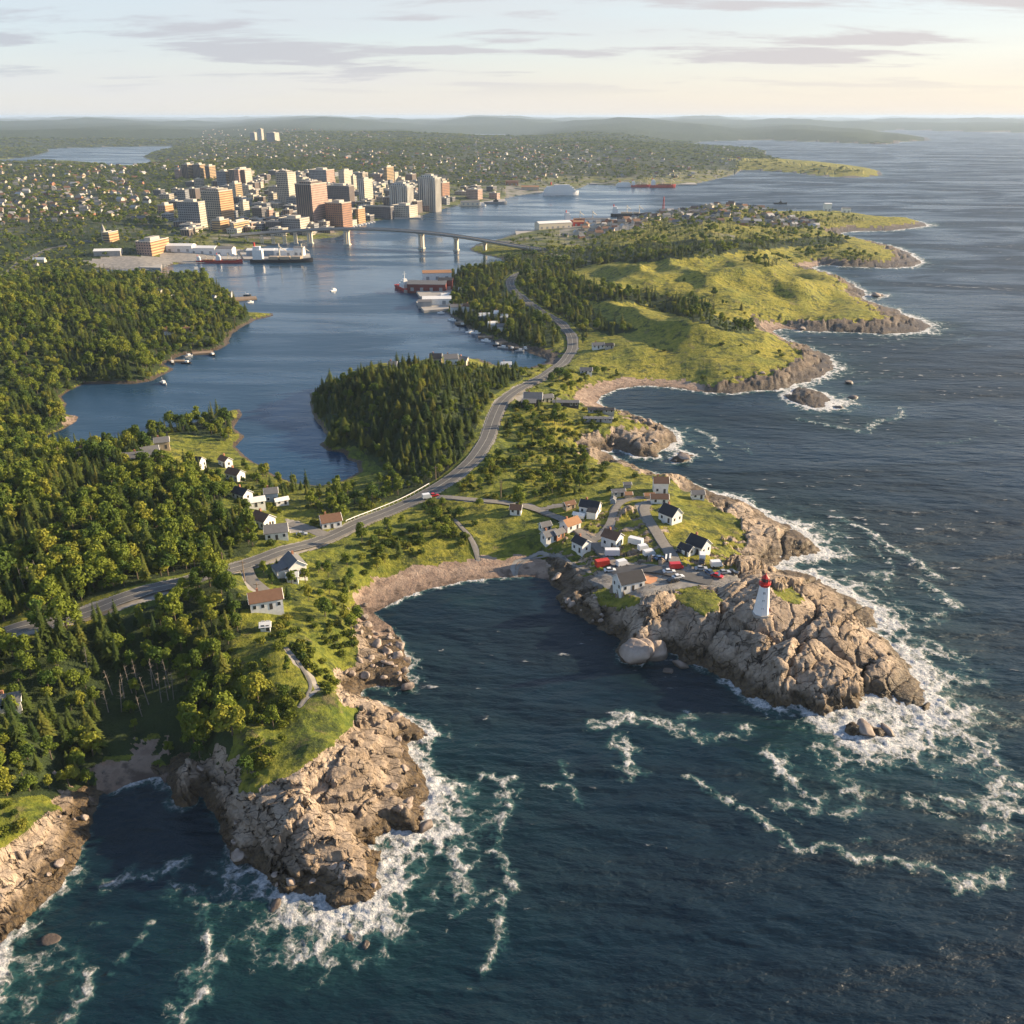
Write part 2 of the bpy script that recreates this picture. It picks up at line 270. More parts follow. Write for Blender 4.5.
# rolling ground
far = sstep(1500, 6000, GD)
hill = fbm(GX/70, GY/55, 4, 0.5, 3.0)*2.2 + fbm(GX/22, GY/22, 3, 0.5, 8.0)*0.7
gh = sstep(0, 1, np.clip(1-np.hypot((GU-720)/150, (GV-305)/70), 0, 1)*2.2)
hill = hill + gh*(12*(1-2.2*np.abs(fbm(GX/120, GY/170, 3, 0.45, 21.0)))-2 + 6*fbm(GX/75, GY/60, 3, 0.5, 2.0))
hill = hill*(1-far) + far*(np.maximum(0, fbm(GX/2600, GY/5200, 5, 0.5, 4.0))*110*sstep(3500, 9000, GD) + fbm(GX/900, GY/1500, 4, 0.5, 14.0)*22)
Z = HS + hill*ramp*(1-flat)*(1-0.6*rock)
# granite: domed blocks with cracks at three sizes, stretched along the strata
ang = math.radians(38)
ca, sa = math.cos(ang), math.sin(ang)
rx = (GX*ca + GY*sa); ry = (-GX*sa + GY*ca)
rwx = rx + 3*fbm(GX/20, GY/20, 3, off=31); rwy = ry + 3*fbm(GX/20, GY/20, 3, off=37)
near = (rock > 0.02) & (GD < 1500)
def blocks(sx, sy, k):
    f1, f2, cv, ox_, oy_ = voro(rwx[near]/sx, rwy[near]/sy, 0.9, k)
    a_ = cv*40.0; tilt = ox_*np.cos(a_)*1.4 + oy_*np.sin(a_)*1.4 + 0.5*ox_
    crack = 1-sstep(0.0, 0.10, f2-f1); return tilt, crack, cv, np.sqrt(np.clip(1-f1*f1, 0, 1))
rz = np.zeros(near.sum())
rounder = sstep(560, 640, GU[near])
for sx, sy, k, A, C, T in ((31, 14, 1, 3.4, 2.2, 4.6), (12, 5.4, 2, 1.8, 0.8, 2.0), (4.6, 2.3, 3, 0.6, 0.3, 0.6), (1.9, 1.2, 4, 0.2, 0.08, 0.22)):
    t_, c_, v_, d_ = blocks(sx, sy, k); w_ = 1-rounder*(0.25, .55, .85, .9)[k-1]; rz += A*t_*w_ + 0.9*A*rounder*(d_-.7)*(k < 3) - C*c_*(1+.5*rounder*(k < 3)) + T*(v_-0.5)*w_
gully = fbm(rwx[near]/26, rwy[near]/11, 3, 0.5, 12)
rz += (2.4-1.2*rounder)*gully + 0.3*fbm(GX[near]/1.8, GY[near]/1.8, 3)
amp = np.zeros(GU.shape); amp[near] = rz
hscale = np.clip(HS/7.0, 0.12, 1.0)*np.clip(RW/14, 0.5, 1)
Z = Z + amp*rock*hscale*(1-0.9*flat)*sstep(0.0, 2.0, SD)
tq = (Z + 0.8*fbm(GX/15, GY/9, 3, off=77))/2.4; tz = (np.floor(tq)+sstep(0.25, 0.6, tq-np.floor(tq)))*2.4 - 0.8*fbm(GX/15, GY/9, 3, off=77)
tw = 0.6*(1-0.75*sstep(560, 640, GU)); Z = np.where((rock > .5) & (GD < 1300) & (Z > 0.8), Z*(1-tw)+tz*tw, Z)
Z = np.where(land, np.maximum(Z, 0.12*np.minimum(SD, 3)), -np.minimum(6, -SD*0.5)-0.05)
Z = np.where((~padm) | (SD < 2), Z, HS)
Z = np.minimum(Z, 178)

def ground_z(x, y):
    u, v = project(np.asarray(x, float), np.asarray(y, float), 0.0); return resample(Z, u, v)
def smooth_z(x, y):
    u, v = project(np.asarray(x, float), np.asarray(y, float), 0.0); return resample(HS, u, v)
def hit(px, py, A=None):
    """photo pixel -> point of the land seen there"""
    A = Z if A is None else A
    px = np.atleast_1d(np.asarray(px, float)); py = np.atleast_1d(np.asarray(py, float))
    xv = (px-512)/FPX; yv = -(py-512)/FPX; dz = -SP + yv*CP; dyy = CP + yv*SP
    best = None; done = np.zeros(px.shape, bool); X = np.zeros(px.shape); Y = np.zeros(px.shape); ZZ = np.zeros(px.shape)
    for h in np.linspace(60, 0, 161):
        t = (h-CAM_H)/np.minimum(dz, -1e-5); x = t*xv; y = t*dyy
        u, v = project(x, y, 0.0); g = resample(A, u, v)
        n = (~done) & ((g >= h) | (h <= 0)); X[n] = x[n]; Y[n] = y[n]; ZZ[n] = np.maximum(g[n], 0); done |= n
    return X, Y, ZZ

# ---------------------------------------------------------------- materials
def newmat(name):
    m = bpy.data.materials.new(name); m.use_nodes = True; nt = m.node_tree; nt.nodes.clear()
    out = nt.nodes.new('ShaderNodeOutputMaterial'); b = nt.nodes.new('ShaderNodeBsdfPrincipled'); nt.links.new(b.outputs[0], out.inputs['Surface'])
    return m, nt.nodes, nt.links, b
def mixc(nd, lk, fac, a, b):
    m = nd.new('ShaderNodeMix'); m.data_type = 'RGBA'
    for s, v in ((0, fac), (6, a), (7, b)):
        if isinstance(v, (int, float)): m.inputs[s].default_value = v
        elif isinstance(v, tuple): m.inputs[s].default_value = (*v, 1)
        else: lk.new(v, m.inputs[s])
    return m.outputs[2]
def mth(nd, lk, op, a, b=None, c=None, clamp=False):
    m = nd.new('ShaderNodeMath'); m.operation = op; m.use_clamp = clamp
    for i, v in enumerate((a, b, c)):
        if v is None: continue
        if isinstance(v, (int, float)): m.inputs[i].default_value = v
        else: lk.new(v, m.inputs[i])
    return m.outputs[0]
def ramp(nd, lk, v, lo, hi, a=0.0, b=1.0, smooth=True):
    m = nd.new('ShaderNodeMapRange'); m.interpolation_type = 'SMOOTHSTEP' if smooth else 'LINEAR'
    m.inputs[1].default_value = lo; m.inputs[2].default_value = hi; m.inputs[3].default_value = a; m.inputs[4].default_value = b
    lk.new(v, m.inputs[0]); return m.outputs[0]
def tex(nd, lk, kind, scale, vec=None, detail=4, rough=0.55, dist=0.0, feat=None, sc3=None, rot=None):
    co = nd.new('ShaderNodeTexCoord').outputs['Object'] if vec is None else vec
    if sc3 or rot:
        mp = nd.new('ShaderNodeMapping'); mp.inputs['Scale'].default_value = sc3 or (1, 1, 1); mp.inputs['Rotation'].default_value = rot or (0, 0, 0)
        mp.vector_type = 'POINT'; lk.new(co, mp.inputs[0]); co = mp.outputs[0]
    if kind == 'noise':
        t = nd.new('ShaderNodeTexNoise'); t.inputs['Detail'].default_value = detail; t.inputs['Roughness'].default_value = rough; t.inputs['Distortion'].default_value = dist
    else:
        t = nd.new('ShaderNodeTexVoronoi'); t.feature = feat or 'F1'
    t.inputs['Scale'].default_value = scale; lk.new(co, t.inputs['Vector'])
    return t
def bump(nd, lk, b, h, strength, dist):
    bp = nd.new('ShaderNodeBump'); bp.inputs['Strength'].default_value = strength; bp.inputs['Distance'].default_value = dist
    lk.new(h, bp.inputs['Height'])
    return bp
def simple(name, col, rough=0.6, metal=0.0, var=0.12, scale=0.6, spec=0.3):
    """weathered paint / plain material with soft mottling"""
    m, nd, lk, b = newmat(name)
    t = tex(nd, lk, 'noise', scale, detail=5, rough=0.65)
    f = ramp(nd, lk, t.outputs['Fac'], 0.3, 0.7, 1-var, 1+var*0.6, False)
    mx = nd.new('ShaderNodeVectorMath'); mx.operation = 'SCALE'; mx.inputs[0].default_value = col; lk.new(f, mx.inputs['Scale'])
    lk.new(mx.outputs[0], b.inputs['Base Color']); b.inputs['Roughness'].default_value = rough; b.inputs['Metallic'].default_value = metal
    b.inputs['Specular IOR Level'].default_value = spec
    return m
def attr(nd, name):
    a = nd.new('ShaderNodeAttribute'); a.attribute_name = name; return a.outputs['Fac']
ROOT = S.collection
def mesh_obj(name, verts, faces, mats, parent=None, smooth=False, fmat=None, link=True):
    me = bpy.data.meshes.new(name)
    verts = np.asarray(verts, np.float32)
    if isinstance(faces, np.ndarray) and faces.ndim == 2:
        k = faces.shape[1]; nf = len(faces)
        me.vertices.add(len(verts)); me.vertices.foreach_set('co', verts.ravel())
        me.loops.add(nf*k); me.loops.foreach_set('vertex_index', faces.astype(np.int32).ravel())
        me.polygons.add(nf); me.polygons.foreach_set('loop_start', np.arange(0, nf*k, k, dtype=np.int32)); me.polygons.foreach_set('loop_total', np.full(nf, k, np.int32))
    else:
        me.from_pydata([tuple(v) for v in verts.tolist()], [], [list(map(int, f)) for f in faces]); nf = len(me.polygons)
    for m in (mats if isinstance(mats, (list, tuple)) else [mats]): me.materials.append(m)
    if fmat is not None: me.polygons.foreach_set('material_index', np.asarray(fmat, np.int32))
    me.polygons.foreach_set('use_smooth', np.full(nf, bool(smooth)))
    me.update(calc_edges=True)
    o = bpy.data.objects.new(name, me)
    if link: ROOT.objects.link(o)
    if parent is not None: o.parent = parent
    return o
def tag(o, label=None, cat=None, group=None, kind=None):
    if label: o['label'] = label
    if cat: o['category'] = cat
    if group: o['group'] = group
    if kind: o['kind'] = kind
    return o
def fattr(o, name, arr):
    a = o.data.attributes.new(name, 'FLOAT', 'POINT'); a.data.foreach_set('value', np.asarray(arr, np.float32).ravel())

# ---- ground material
gm, nd, lk, b = newmat('ground_cover')
# granite
r1 = tex(nd, lk, 'noise', 0.09, detail=6, rough=0.6); r2 = tex(nd, lk, 'noise', 1.1, detail=6, rough=0.7)
rc = mixc(nd, lk, ramp(nd, lk, r1.outputs['Fac'], 0.35, 0.65), (0.27, 0.21, 0.155), (0.43, 0.345, 0.265))
rc = mixc(nd, lk, ramp(nd, lk, r2.outputs['Fac'], 0.30, 0.50, 0.55, 0.0), rc, (0.15, 0.12, 0.10))
ck = tex(nd, lk, 'voronoi', 0.42, feat='DISTANCE_TO_EDGE', sc3=(1, 1.9, 0.7), rot=(0, 0, -0.66), vec=None)
wv = tex(nd, lk, 'noise', 0.35, detail=4)
va = nd.new('ShaderNodeVectorMath'); va.operation = 'ADD'; lk.new(nd.new('ShaderNodeTexCoord').outputs['Object'], va.inputs[0])
vs_ = nd.new('ShaderNodeVectorMath'); vs_.operation = 'SCALE'; vs_.inputs['Scale'].default_value = 2.6; lk.new(wv.outputs['Color'], vs_.inputs[0]); lk.new(vs_.outputs[0], va.inputs[1])
ck2 = tex(nd, lk, 'voronoi', 0.12, feat='DISTANCE_TO_EDGE', sc3=(0.7, 2.6, 0.8), rot=(0, 0, -0.66), vec=va.outputs[0])
ck3 = tex(nd, lk, 'voronoi', 0.40, feat='DISTANCE_TO_EDGE', sc3=(0.7, 2.2, 0.8), rot=(0, 0, -0.6), vec=va.outputs[0])
crk = mth(nd, lk, 'MINIMUM', ramp(nd, lk, ck2.outputs['Distance'], 0.0, 0.026, 0.2, 1.0), ramp(nd, lk, ck3.outputs['Distance'], 0.0, 0.018, 0.7, 1.0))
rc = mixc(nd, lk, crk, (0.045, 0.038, 0.03), rc)
posn = nd.new('ShaderNodeNewGeometry'); sp = nd.new('ShaderNodeSeparateXYZ'); lk.new(posn.outputs['Position'], sp.inputs[0])
wn_ = tex(nd, lk, 'noise', 0.25, detail=4)
zz = mth(nd, lk, 'MULTIPLY_ADD', wn_.outputs['Fac'], -4.0, sp.outputs['Z'])
wet = ramp(nd, lk, zz, 0.4, 3.8, 1.0, 0.0)
weed = mixc(nd, lk, ramp(nd, lk, r2.outputs['Fac'], 0.4, 0.6), (0.026, 0.018, 0.012), (0.095, 0.060, 0.020))
rc = mixc(nd, lk, mth(nd, lk, 'MULTIPLY', wet, 0.85), rc, weed)
rc = mixc(nd, lk, mth(nd, lk, 'MULTIPLY', attr(nd, 'far_shade'), 0.62), rc, (0.075, 0.06, 0.048))  # darkens distant rock: shaded sides of the far capes, put into its colour
# grass
g1 = tex(nd, lk, 'noise', 0.035, detail=5, rough=0.6); g2 = tex(nd, lk, 'noise', 0.33, detail=6, rough=0.7)
gc = mixc(nd, lk, ramp(nd, lk, g2.outputs['Fac'], 0.35, 0.65), (0.050, 0.085, 0.012), (0.140, 0.175, 0.020))
dryc = mixc(nd, lk, ramp(nd, lk, g2.outputs['Fac'], 0.35, 0.65), (0.18, 0.18, 0.016), (0.34, 0.29, 0.040))
dryf = mth(nd, lk, 'MULTIPLY', attr(nd, 'dry'), ramp(nd, lk, g1.outputs['Fac'], 0.25, 0.6, 0.35, 1.0))
gc = mixc(nd, lk, dryf, gc, dryc)
# scattered low bushes and heath in the grass
hb = tex(nd, lk, 'noise', 0.16, detail=7, rough=0.72)
gc = mixc(nd, lk, ramp(nd, lk, hb.outputs['Fac'], 0.51, 0.60, 0.0, 0.8), gc, (0.028, 0.045, 0.012))
hb2 = tex(nd, lk, 'noise', 0.09, detail=8, rough=0.75, dist=.6)
gc = mixc(nd, lk, ramp(nd, lk, hb2.outputs['Fac'], 0.58, 0.66, 0.0, 0.6), gc, (0.16, 0.125, 0.07))
# forest floor / far forest canopy
f1 = tex(nd, lk, 'noise', 0.02, detail=8, rough=0.75); f2 = tex(nd, lk, 'voronoi', 0.11)
fc = mixc(nd, lk, ramp(nd, lk, f1.outputs['Fac'], 0.35, 0.65), (0.016, 0.030, 0.010), (0.045, 0.066, 0.018))
# sand
s1 = tex(nd, lk, 'noise', 0.25, detail=5)
sc = mixc(nd, lk, ramp(nd, lk, s1.outputs['Fac'], 0.35, 0.65), (0.26, 0.185, 0.14), (0.40, 0.30, 0.23))
sc = mixc(nd, lk, ramp(nd, lk, zz, -2.2, -1.2, 1.0, 0.0), sc, (0.12, 0.085, 0.065))
s2 = tex(nd, lk, 'noise', 1.6, detail=5, rough=0.8)
sc = mixc(nd, lk, ramp(nd, lk, s2.outputs['Fac'], 0.55, 0.7, 0.0, 0.5), sc, (0.10, 0.08, 0.07))
# packed gravel yards
pc = mixc(nd, lk, ramp(nd, lk, s1.outputs['Fac'], 0.3, 0.7), (0.20, 0.19, 0.18), (0.30, 0.28, 0.25))
en = tex(nd, lk, 'noise', 0.7, detail=6, rough=0.7)
ew = mth(nd, lk, 'MULTIPLY_ADD', en.outputs['Fac'], 0.9, -0.45)
def edge(a, lo=0.35, hi=0.65): return ramp(nd, lk, mth(nd, lk, 'ADD', a, ew), lo, hi)
col = mixc(nd, lk, edge(attr(nd, 'forest')), gc, fc)
col = mixc(nd, lk, edge(attr(nd, 'sand')), col, sc)
rkf = edge(attr(nd, 'rock'))
col = mixc(nd, lk, rkf, col, rc)
col = mixc(nd, lk, edge(attr(nd, 'pave')), col, pc)
# urban ground mottling
u1 = tex(nd, lk, 'voronoi', 0.045); u2 = tex(nd, lk, 'noise', 0.03, detail=3)
uc = mixc(nd, lk, ramp(nd, lk, u1.outputs['Distance'], 0.1, 0.75), (0.22, 0.20, 0.18), (0.04, 0.06, 0.025))
col = mixc(nd, lk, mth(nd, lk, 'MULTIPLY', attr(nd, 'urban'), ramp(nd, lk, u2.outputs['Fac'], 0.4, 0.6, 0.3, 1.0)), col, uc)
lk.new(col, b.inputs['Base Color'])
lk.new(ramp(nd, lk, mth(nd, lk, 'MULTIPLY', wet, rkf), 0, 1, 0.85, 0.45), b.inputs['Roughness'])
b.inputs['Specular IOR Level'].default_value = 0.25
hr = mth(nd, lk, 'MULTIPLY', mth(nd, lk, 'ADD', mth(nd, lk, 'MULTIPLY', crk, 0.7), mth(nd, lk, 'MULTIPLY', r2.outputs['Fac'], 0.5)), rkf)
hg = mth(nd, lk, 'MULTIPLY', mth(nd, lk, 'ADD', g2.outputs['Fac'], mth(nd, lk, 'MULTIPLY', hb.outputs['Fac'], 2.5)), mth(nd, lk, 'SUBTRACT', 1.0, mth(nd, lk, 'MAXIMUM', rkf, edge(attr(nd, 'pave')))))
hf = mth(nd, lk, 'MULTIPLY', mth(nd, lk, 'MULTIPLY', f1.outputs['Fac'], 12.0), attr(nd, 'farw'))
bp = bump(nd, lk, b, mth(nd, lk, 'ADD', mth(nd, lk, 'ADD', mth(nd, lk, 'MULTIPLY', hr, 1.2), mth(nd, lk, 'MULTIPLY', hg, 0.9)), hf), 1.0, 1.0)
lk.new(bp.outputs[0], b.inputs['Normal'])
GROUND_MAT = gm

# ---- land cover masks, judged on the finished relief
PU, PV = project(GX, GY, Z)
FOREST = [  # polygon, density, conifer share
 ([(-260,425),(0,428),(46,446),(85,452),(130,462),(190,470),(228,487),(250,515),(262,540),(240,560),(215,572),(235,590),(258,604),(242,625),(238,655),(244,684),(226,702),(236,742),(216,782),(200,792),(178,784),(158,752),(105,757),(92,790),(60,803),(40,795),(-10,800),(-260,860)], 1.0, .32),
 ([(285,585),(345,562),(366,590),(358,640),(330,652),(300,640),(268,622)], .45, .1),
 ([(240,560),(275,552),(300,560),(285,590),(262,600),(240,590)], .2, .2),
 ([(230,640),(300,600),(345,612),(362,648),(345,690),(330,672),(300,700),(280,735),(262,775),(244,790),(222,780),(234,742),(228,702)], .16, .05),
 ([(311,396),(322,386),(345,380),(400,366),(440,364),(520,370),(524,384),(500,396),(488,436),(455,474),(425,498),(385,470),(352,446),(330,448),(318,430)], 1.0, .72),
 ([(385,470),(425,470),(455,474),(430,490),(400,500),(372,505)], .8, .15),
 ([(240,462),(262,470),(300,487),(340,484),(375,500),(395,506),(370,515),(335,528),(310,505),(270,500),(240,490)], .5, .2),
 ([(500,404),(525,405),(560,412),(592,440),(590,470),(560,490),(520,494),(470,488),(456,486),(478,465),(492,440)], .30, .1),
 ([(460,490),(470,486),(450,520),(400,525),(395,515),(430,500)], .3, .1),
 ([(395,515),(440,505),(470,520),(470,550),(420,556),(370,575),(345,560),(372,530)], .3, .05),
 ([(500,520),(480,505),(500,480),(590,475),(600,490),(560,500)], .25, .05),
 ([(-260,262),(60,262),(150,268),(190,272),(222,285),(244,312),(258,319),(244,328),(232,345),(190,352),(160,368),(150,380),(118,383),(84,383),(64,395),(60,412),(76,420),(52,440),(-260,440)], 1.0, .4),
 ([(50,443),(90,436),(130,440),(180,420),(205,408),(225,412),(240,424),(225,440),(190,445),(165,452),(135,464),(90,455)], .6, .4),
 ([(444,276),(480,268),(505,255),(560,246),(640,236),(760,232),(840,236),(850,243),(800,246),(745,252),(690,258),(640,262),(596,264),(565,272),(598,290),(650,292),(700,303),(716,316),(700,322),(640,304),(588,300),(600,320),(640,330),(610,336),(588,326),(580,350),(560,372),(545,376),(566,350),(568,336),(552,346),(530,350),(500,338),(470,328),(448,312),(452,290)], .95, .6),
 ([(690,310),(720,318),(752,326),(755,334),(720,330),(690,320)], .6, .3),
 ([(668,276),(700,290),(735,300),(752,318),(735,315),(700,298)], .25, .3),
 ([(830,246),(880,255),(880,262),(830,262),(760,268),(740,260)], .5, .3),
 ([(650,214),(700,206),(750,208),(790,214),(850,216),(870,220),(840,224),(820,230),(840,236),(780,240),(700,240),(560,250),(480,246),(560,230),(620,222)], .42, .4),
 ([(535,372),(560,362),(600,372),(640,375),(640,384),(600,380),(568,396)], .35, .1),
 ([(-260,165),(64,161),(127,168),(160,162),(145,150),(300,140),(420,150),(520,143),(640,150),(736,160),(740,176),(600,184),(500,192),(440,205),(370,212),(340,232),(240,246),(170,250),(90,266),(0,262),(-260,265)], .56, .4),
 ([(738,160),(770,156),(790,163),(850,168),(870,174),(800,172),(738,172)], .4, .4)]
fden = np.zeros(GU.shape); fcon = np.zeros(GU.shape)
wx = 4*fbm(GX/15, GY/15, 3, off=51); wy = 2*fbm(GX/15, GY/15, 3, off=57)
for poly, dn, cn in FOREST:
    i = inside(poly, PU+wx, PV+wy); fden = np.where(i, dn, fden); fcon = np.where(i, cn, fcon)
clear = [[(-10,680),(14,690),(12,712),(-10,716)],[(170,432),(215,438),(228,468),(190,474),(150,462),(160,446)],[(205,505),(235,495),(250,510),(240,516)],[(140,440),(200,440),(222,462),(200,468),(160,462)],[(240,610),(300,600),(330,628),(282,668),(250,660)]]
for c in clear: fden = np.where(inside(c, PU, PV), 0, fden)
farland = (PV < 158) | ((GD > 5200))
fden = np.where(land & farland, np.maximum(fden, 0.6), fden)
fden = np.where((RD < 7.5) | (lane_d < 1.5) | padm | (SD < 2.0) | ((rock > 0.5) & (GD < 900)) | (isbeach > 0), 0, fden)
CITY = [(170,160),(230,150),(300,150),(420,175),(500,185),(560,186),(600,182),(700,178),(740,172),(730,165),(600,155),(480,150),(400,160),(300,165)]
CITYC = [(150,195),(250,175),(340,170),(450,185),(500,190),(520,196),(445,212),(420,220),(370,224),(340,240),(250,248),(170,236)]
urban = np.zeros(GU.shape)
urban = np.where(inside(CITY, PU, PV), 0.5, urban); urban = np.where(inside(CITYC, PU+2*wx, PV+wy), 1.0, urban)
urban = np.where((SD < 140) & (GD > 1150) & (PU < 735) & (PU > 160) & (PV > 170) & (PV < 246), 1.0, urban)
urban = np.where(inside([(0,175),(150,175),(150,235),(0,235)], PU, PV), 0.4, urban)
fden = np.where(urban > 0.9, fden*0.5, fden)
dry = np.clip(0.42 + 0.5*fbm(GX/45, GY/35, 3, 0.5, 70.0) + sstep(560, 660, PU)*sstep(420, 250, PV)*0.5 + 0.25*sstep(500, 620, PU), 0, 1)
dry = np.where(inside([(-50,795),(60,805),(30,830),(-50,860)], PU, PV), 0.2, dry)
pave = np.maximum(padm.astype(float), (1-sstep(0.0, 0.6, lane_d)))
pave = np.where(RD < 4.4, 1.0, pave)
# meadow relief roads stay clear of
keep = (Z > -2.5) | (np.roll(Z, 1, 0) > -2.5) | (np.roll(Z, -1, 0) > -2.5)
nv, nu = GU.shape
qi = (np.arange(nv-1)[:, None]*nu + np.arange(nu-1)[None, :])
kq = keep[:-1, :-1] | keep[1:, :-1] | keep[:-1, 1:] | keep[1:, 1:]
q = qi[kq]
faces = np.stack([q, q+nu, q+nu+1, q+1], 1)
used = np.zeros(nv*nu, bool); used[faces.ravel()] = True
remap = np.cumsum(used)-1; faces = remap[faces]
# push the granite out along its own slope so that cliffs are craggy, not draped
gzx = np.gradient(Z, axis=1)/np.maximum(np.gradient(GX, axis=1), 1e-3)
dyv = np.gradient(GY, axis=0); gzy = np.gradient(Z, axis=0)/np.where(np.abs(dyv) < 1e-3, -1e-3, dyv)
nl = np.sqrt(1+gzx**2+gzy**2); push = rock*(GD < 1300)*(Z > 0.3)*np.clip(nl-1.0, 0, 1.5)
n3 = fbm(GX/4+Z/3.1, GY/4-Z/2.7, 3, 0.6, 90.0)*1.5
VX = GX + push*n3*(-gzx/nl); VY = GY + push*n3*(-gzy/nl)
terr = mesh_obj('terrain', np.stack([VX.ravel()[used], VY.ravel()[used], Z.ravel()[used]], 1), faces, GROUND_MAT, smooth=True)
tag(terr, kind='structure')
rr = np.where((rock > 0.5), 1.0, 0.0)
steep = (nl > 1.9) & (GD < 900) & (SD < 45)
rr = np.maximum(rr, steep)
for nme, arr in (('rock', rr), ('sand', np.where((isbeach > 0) & (SD0 < 15+5*wob), 1.0, 0.0)), ('pave', pave), ('forest', np.where(fden > 0.5, 1.0, np.clip(fden*0.9, 0, 1))), ('far_shade', 1-sstep(385, 430, PV)), ('dry', dry), ('urban', urban), ('farw', np.where((GD > 1500), 1.0, 0.0)*(fden > 0.3))):
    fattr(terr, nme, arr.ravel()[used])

# ---------------------------------------------------------------- water
wu = np.arange(-260, 1290, 2.0); wvv = np.concatenate([np.arange(118.25, 132, 0.7), np.arange(132, 540, 1.6), np.arange(540, 1075, 1.5)])
WU, WV = np.meshgrid(wu, wvv); WX, WY = plane_xy(WU, WV); wsd = resample(SD, WU, WV); wd = np.maximum(-wsd, 0)
FOAMW = [(850,760,15,1.0),(950,700,17,1.0),(900,620,12,1),(830,560,12,1),(760,490,7,.95),(700,460,3.5,.8),(690,430,7,.95),(840,400,10,.9),(720,400,4,.8),(650,395,3,.75),(600,400,2.2,.9),(930,330,14,.9),(840,345,12,.7),(900,290,12,.8),(925,265,14,.9),(930,225,16,.9),(850,235,12,.8),(860,180,10,.5),(700,690,3,.55),(640,680,3,.6),(740,710,6,.8),(580,640,1.5,.25),
 (560,600,1,.2),(480,590,1.6,.8),(420,600,1.8,.8),(385,625,2,.4),(430,670,4,.7),(400,690,3,.6),(440,750,7,.95),(440,810,12,1),(400,870,13,1),(320,930,13,1),(250,890,8,.8),(200,820,2,.35),(150,800,2.5,.7),(110,820,2,.3),(60,900,4,.6),(30,960,11,1),(-50,1010,10,1),
 (300,440,.1,0),(200,400,.1,0),(100,430,.1,0),(250,330,.1,0),(450,320,.1,0),(400,250,.1,0),(540,360,.1,0),(600,200,.1,0),(700,195,1,.1),(250,255,.1,0)]
fw = idw(FOAMW, WU, WV, 2, 4.0); fi = idw(FOAMW, WU, WV, 3, 4.0)
wn1 = fbm(WX/12, WY/12, 3, 0.55, 40.0)
foam = fi*np.exp(-(wd/(fw*0.75*np.clip(1+1.1*wn1, .15, 3)+0.3))**1.2)*1.3
STREAKS = [([(690,779),(700,787),(715,795),(740,806),(770,829),(800,845),(835,853),(860,860),(900,864),(925,868),(948,874)], 1.5, .8),([(955,884),(968,880),(985,878),(1004,878)], 2.2, .85),
 ([(476,775),(492,776),(508,781),(508,795),(503,808),(503,822),(492,846),(500,860),(508,875),(505,888),(500,905),(505,925),(503,940),(490,965),(479,978)], 1.5, .72),
 ([(545,782),(560,785),(572,788),(582,800)], 1.3, .6),([(562,762),(570,774)], 1.0, .5),([(595,727),(612,722),(640,716),(672,722),(690,716)], 2.3, .8),([(618,742),(626,756),(632,776)], 2.6, .75),([(677,730),(700,736),(725,738),(745,728)], 2.2, .75),
 ([(450,805),(460,815),(452,835)], 2, .7),([(450,850),(458,865),(468,880),(462,895)], 2.2, .75),([(490,893),(470,902),(450,912)], 1.2, .6),
 ([(105,884),(125,876),(150,873),(175,869),(184,862)], 1.9, .85),([(165,888),(190,895),(212,918),(206,940),(186,985),(178,1004)], 1.6, .6),([(215,960),(206,1000),(170,1024)], 1.6, .65),([(150,925),(138,950),(112,975)], 1.3, .6),([(88,970),(80,1000),(66,1024)], 1.5, .65),([(95,925),(110,930)], 1, .5),
 ([(838,518),(862,528),(885,544),(910,558),(938,576)], 1.8, .8),([(868,542),(884,556),(896,566)], 1.6, .6),([(870,575),(890,572),(880,590)], 1.8, .65),([(918,580),(936,592),(956,606)], 1.8, .75),([(925,620),(945,612)], 1.8, .5),
 ([(770,755),(782,772),(800,788),(818,800)], 1.8, .75),([(780,806),(800,812),(815,808)], 2, .7),([(840,795),(862,790),(858,806),(836,815)], 1.6, .65),([(850,840),(862,836)], 1.2, .6),([(905,795),(922,806),(942,814)], 1.6, .7),([(935,800),(960,803),(985,808)], 1.8, .7),([(985,745),(1000,765),(992,790)], 2.2, .7),([(1005,780),(1015,786),(990,806)], 2.3, .8),([(980,838),(998,830),(1014,836)], 1.8, .75),([(1008,812),(1030,806)], 2, .8),
 ([(795,418),(830,426),(865,432),(880,420),(902,418),(900,408)], 1.9, .7),([(744,442),(752,455),(742,450)], 1, .5),([(728,442),(740,447)], 1.0, .5),([(925,445),(955,443),(975,438)], 1.8, .5),([(985,415),(1010,430)], 1.5, .45),([(855,385),(880,378),(900,372)], 2, .4),([(870,345),(900,340),(935,332)], 2.5, .5),([(940,345),(975,335)], 2, .45),
 ([(700,447),(712,452),(722,460)], 1.5, .7),([(698,430),(712,436),(716,448)], 1.5, .65)]
seg = np.zeros(WU.shape)
nearw = WV < 1e9
for pts, w, inten in STREAKS:
    p = W2(pts); bx = (WX > p[:, 0].min()-20) & (WX < p[:, 0].max()+20) & (WY > p[:, 1].min()-20) & (WY < p[:, 1].max()+20)
    if not bx.any(): continue
    x = WX[bx]+2.6*fbm(WX[bx]/9, WY[bx]/9, 3, off=61); y = WY[bx]+2.6*fbm(WX[bx]/9, WY[bx]/9, 3, off=67)
    d = segdist(p, x, y); seg[bx] = np.maximum(seg[bx], inten*0.94*np.exp(-(d/(w*1.5))**1.6))
BLOBS = [(840,775,60,32,.46),(960,740,46,60,.42),(930,610,70,60,.34),(300,965,75,26,.48),(225,960,60,60,.36),(440,850,36,44,.50),(470,800,30,30,.36),(820,520,50,40,.42),(860,410,50,26,.36),(700,440,40,20,.36),(40,985,60,30,.45),(990,800,60,50,.33),(900,470,160,80,.12),(780,760,30,40,.45),(540,790,60,30,.24),(640,740,60,30,.26)]
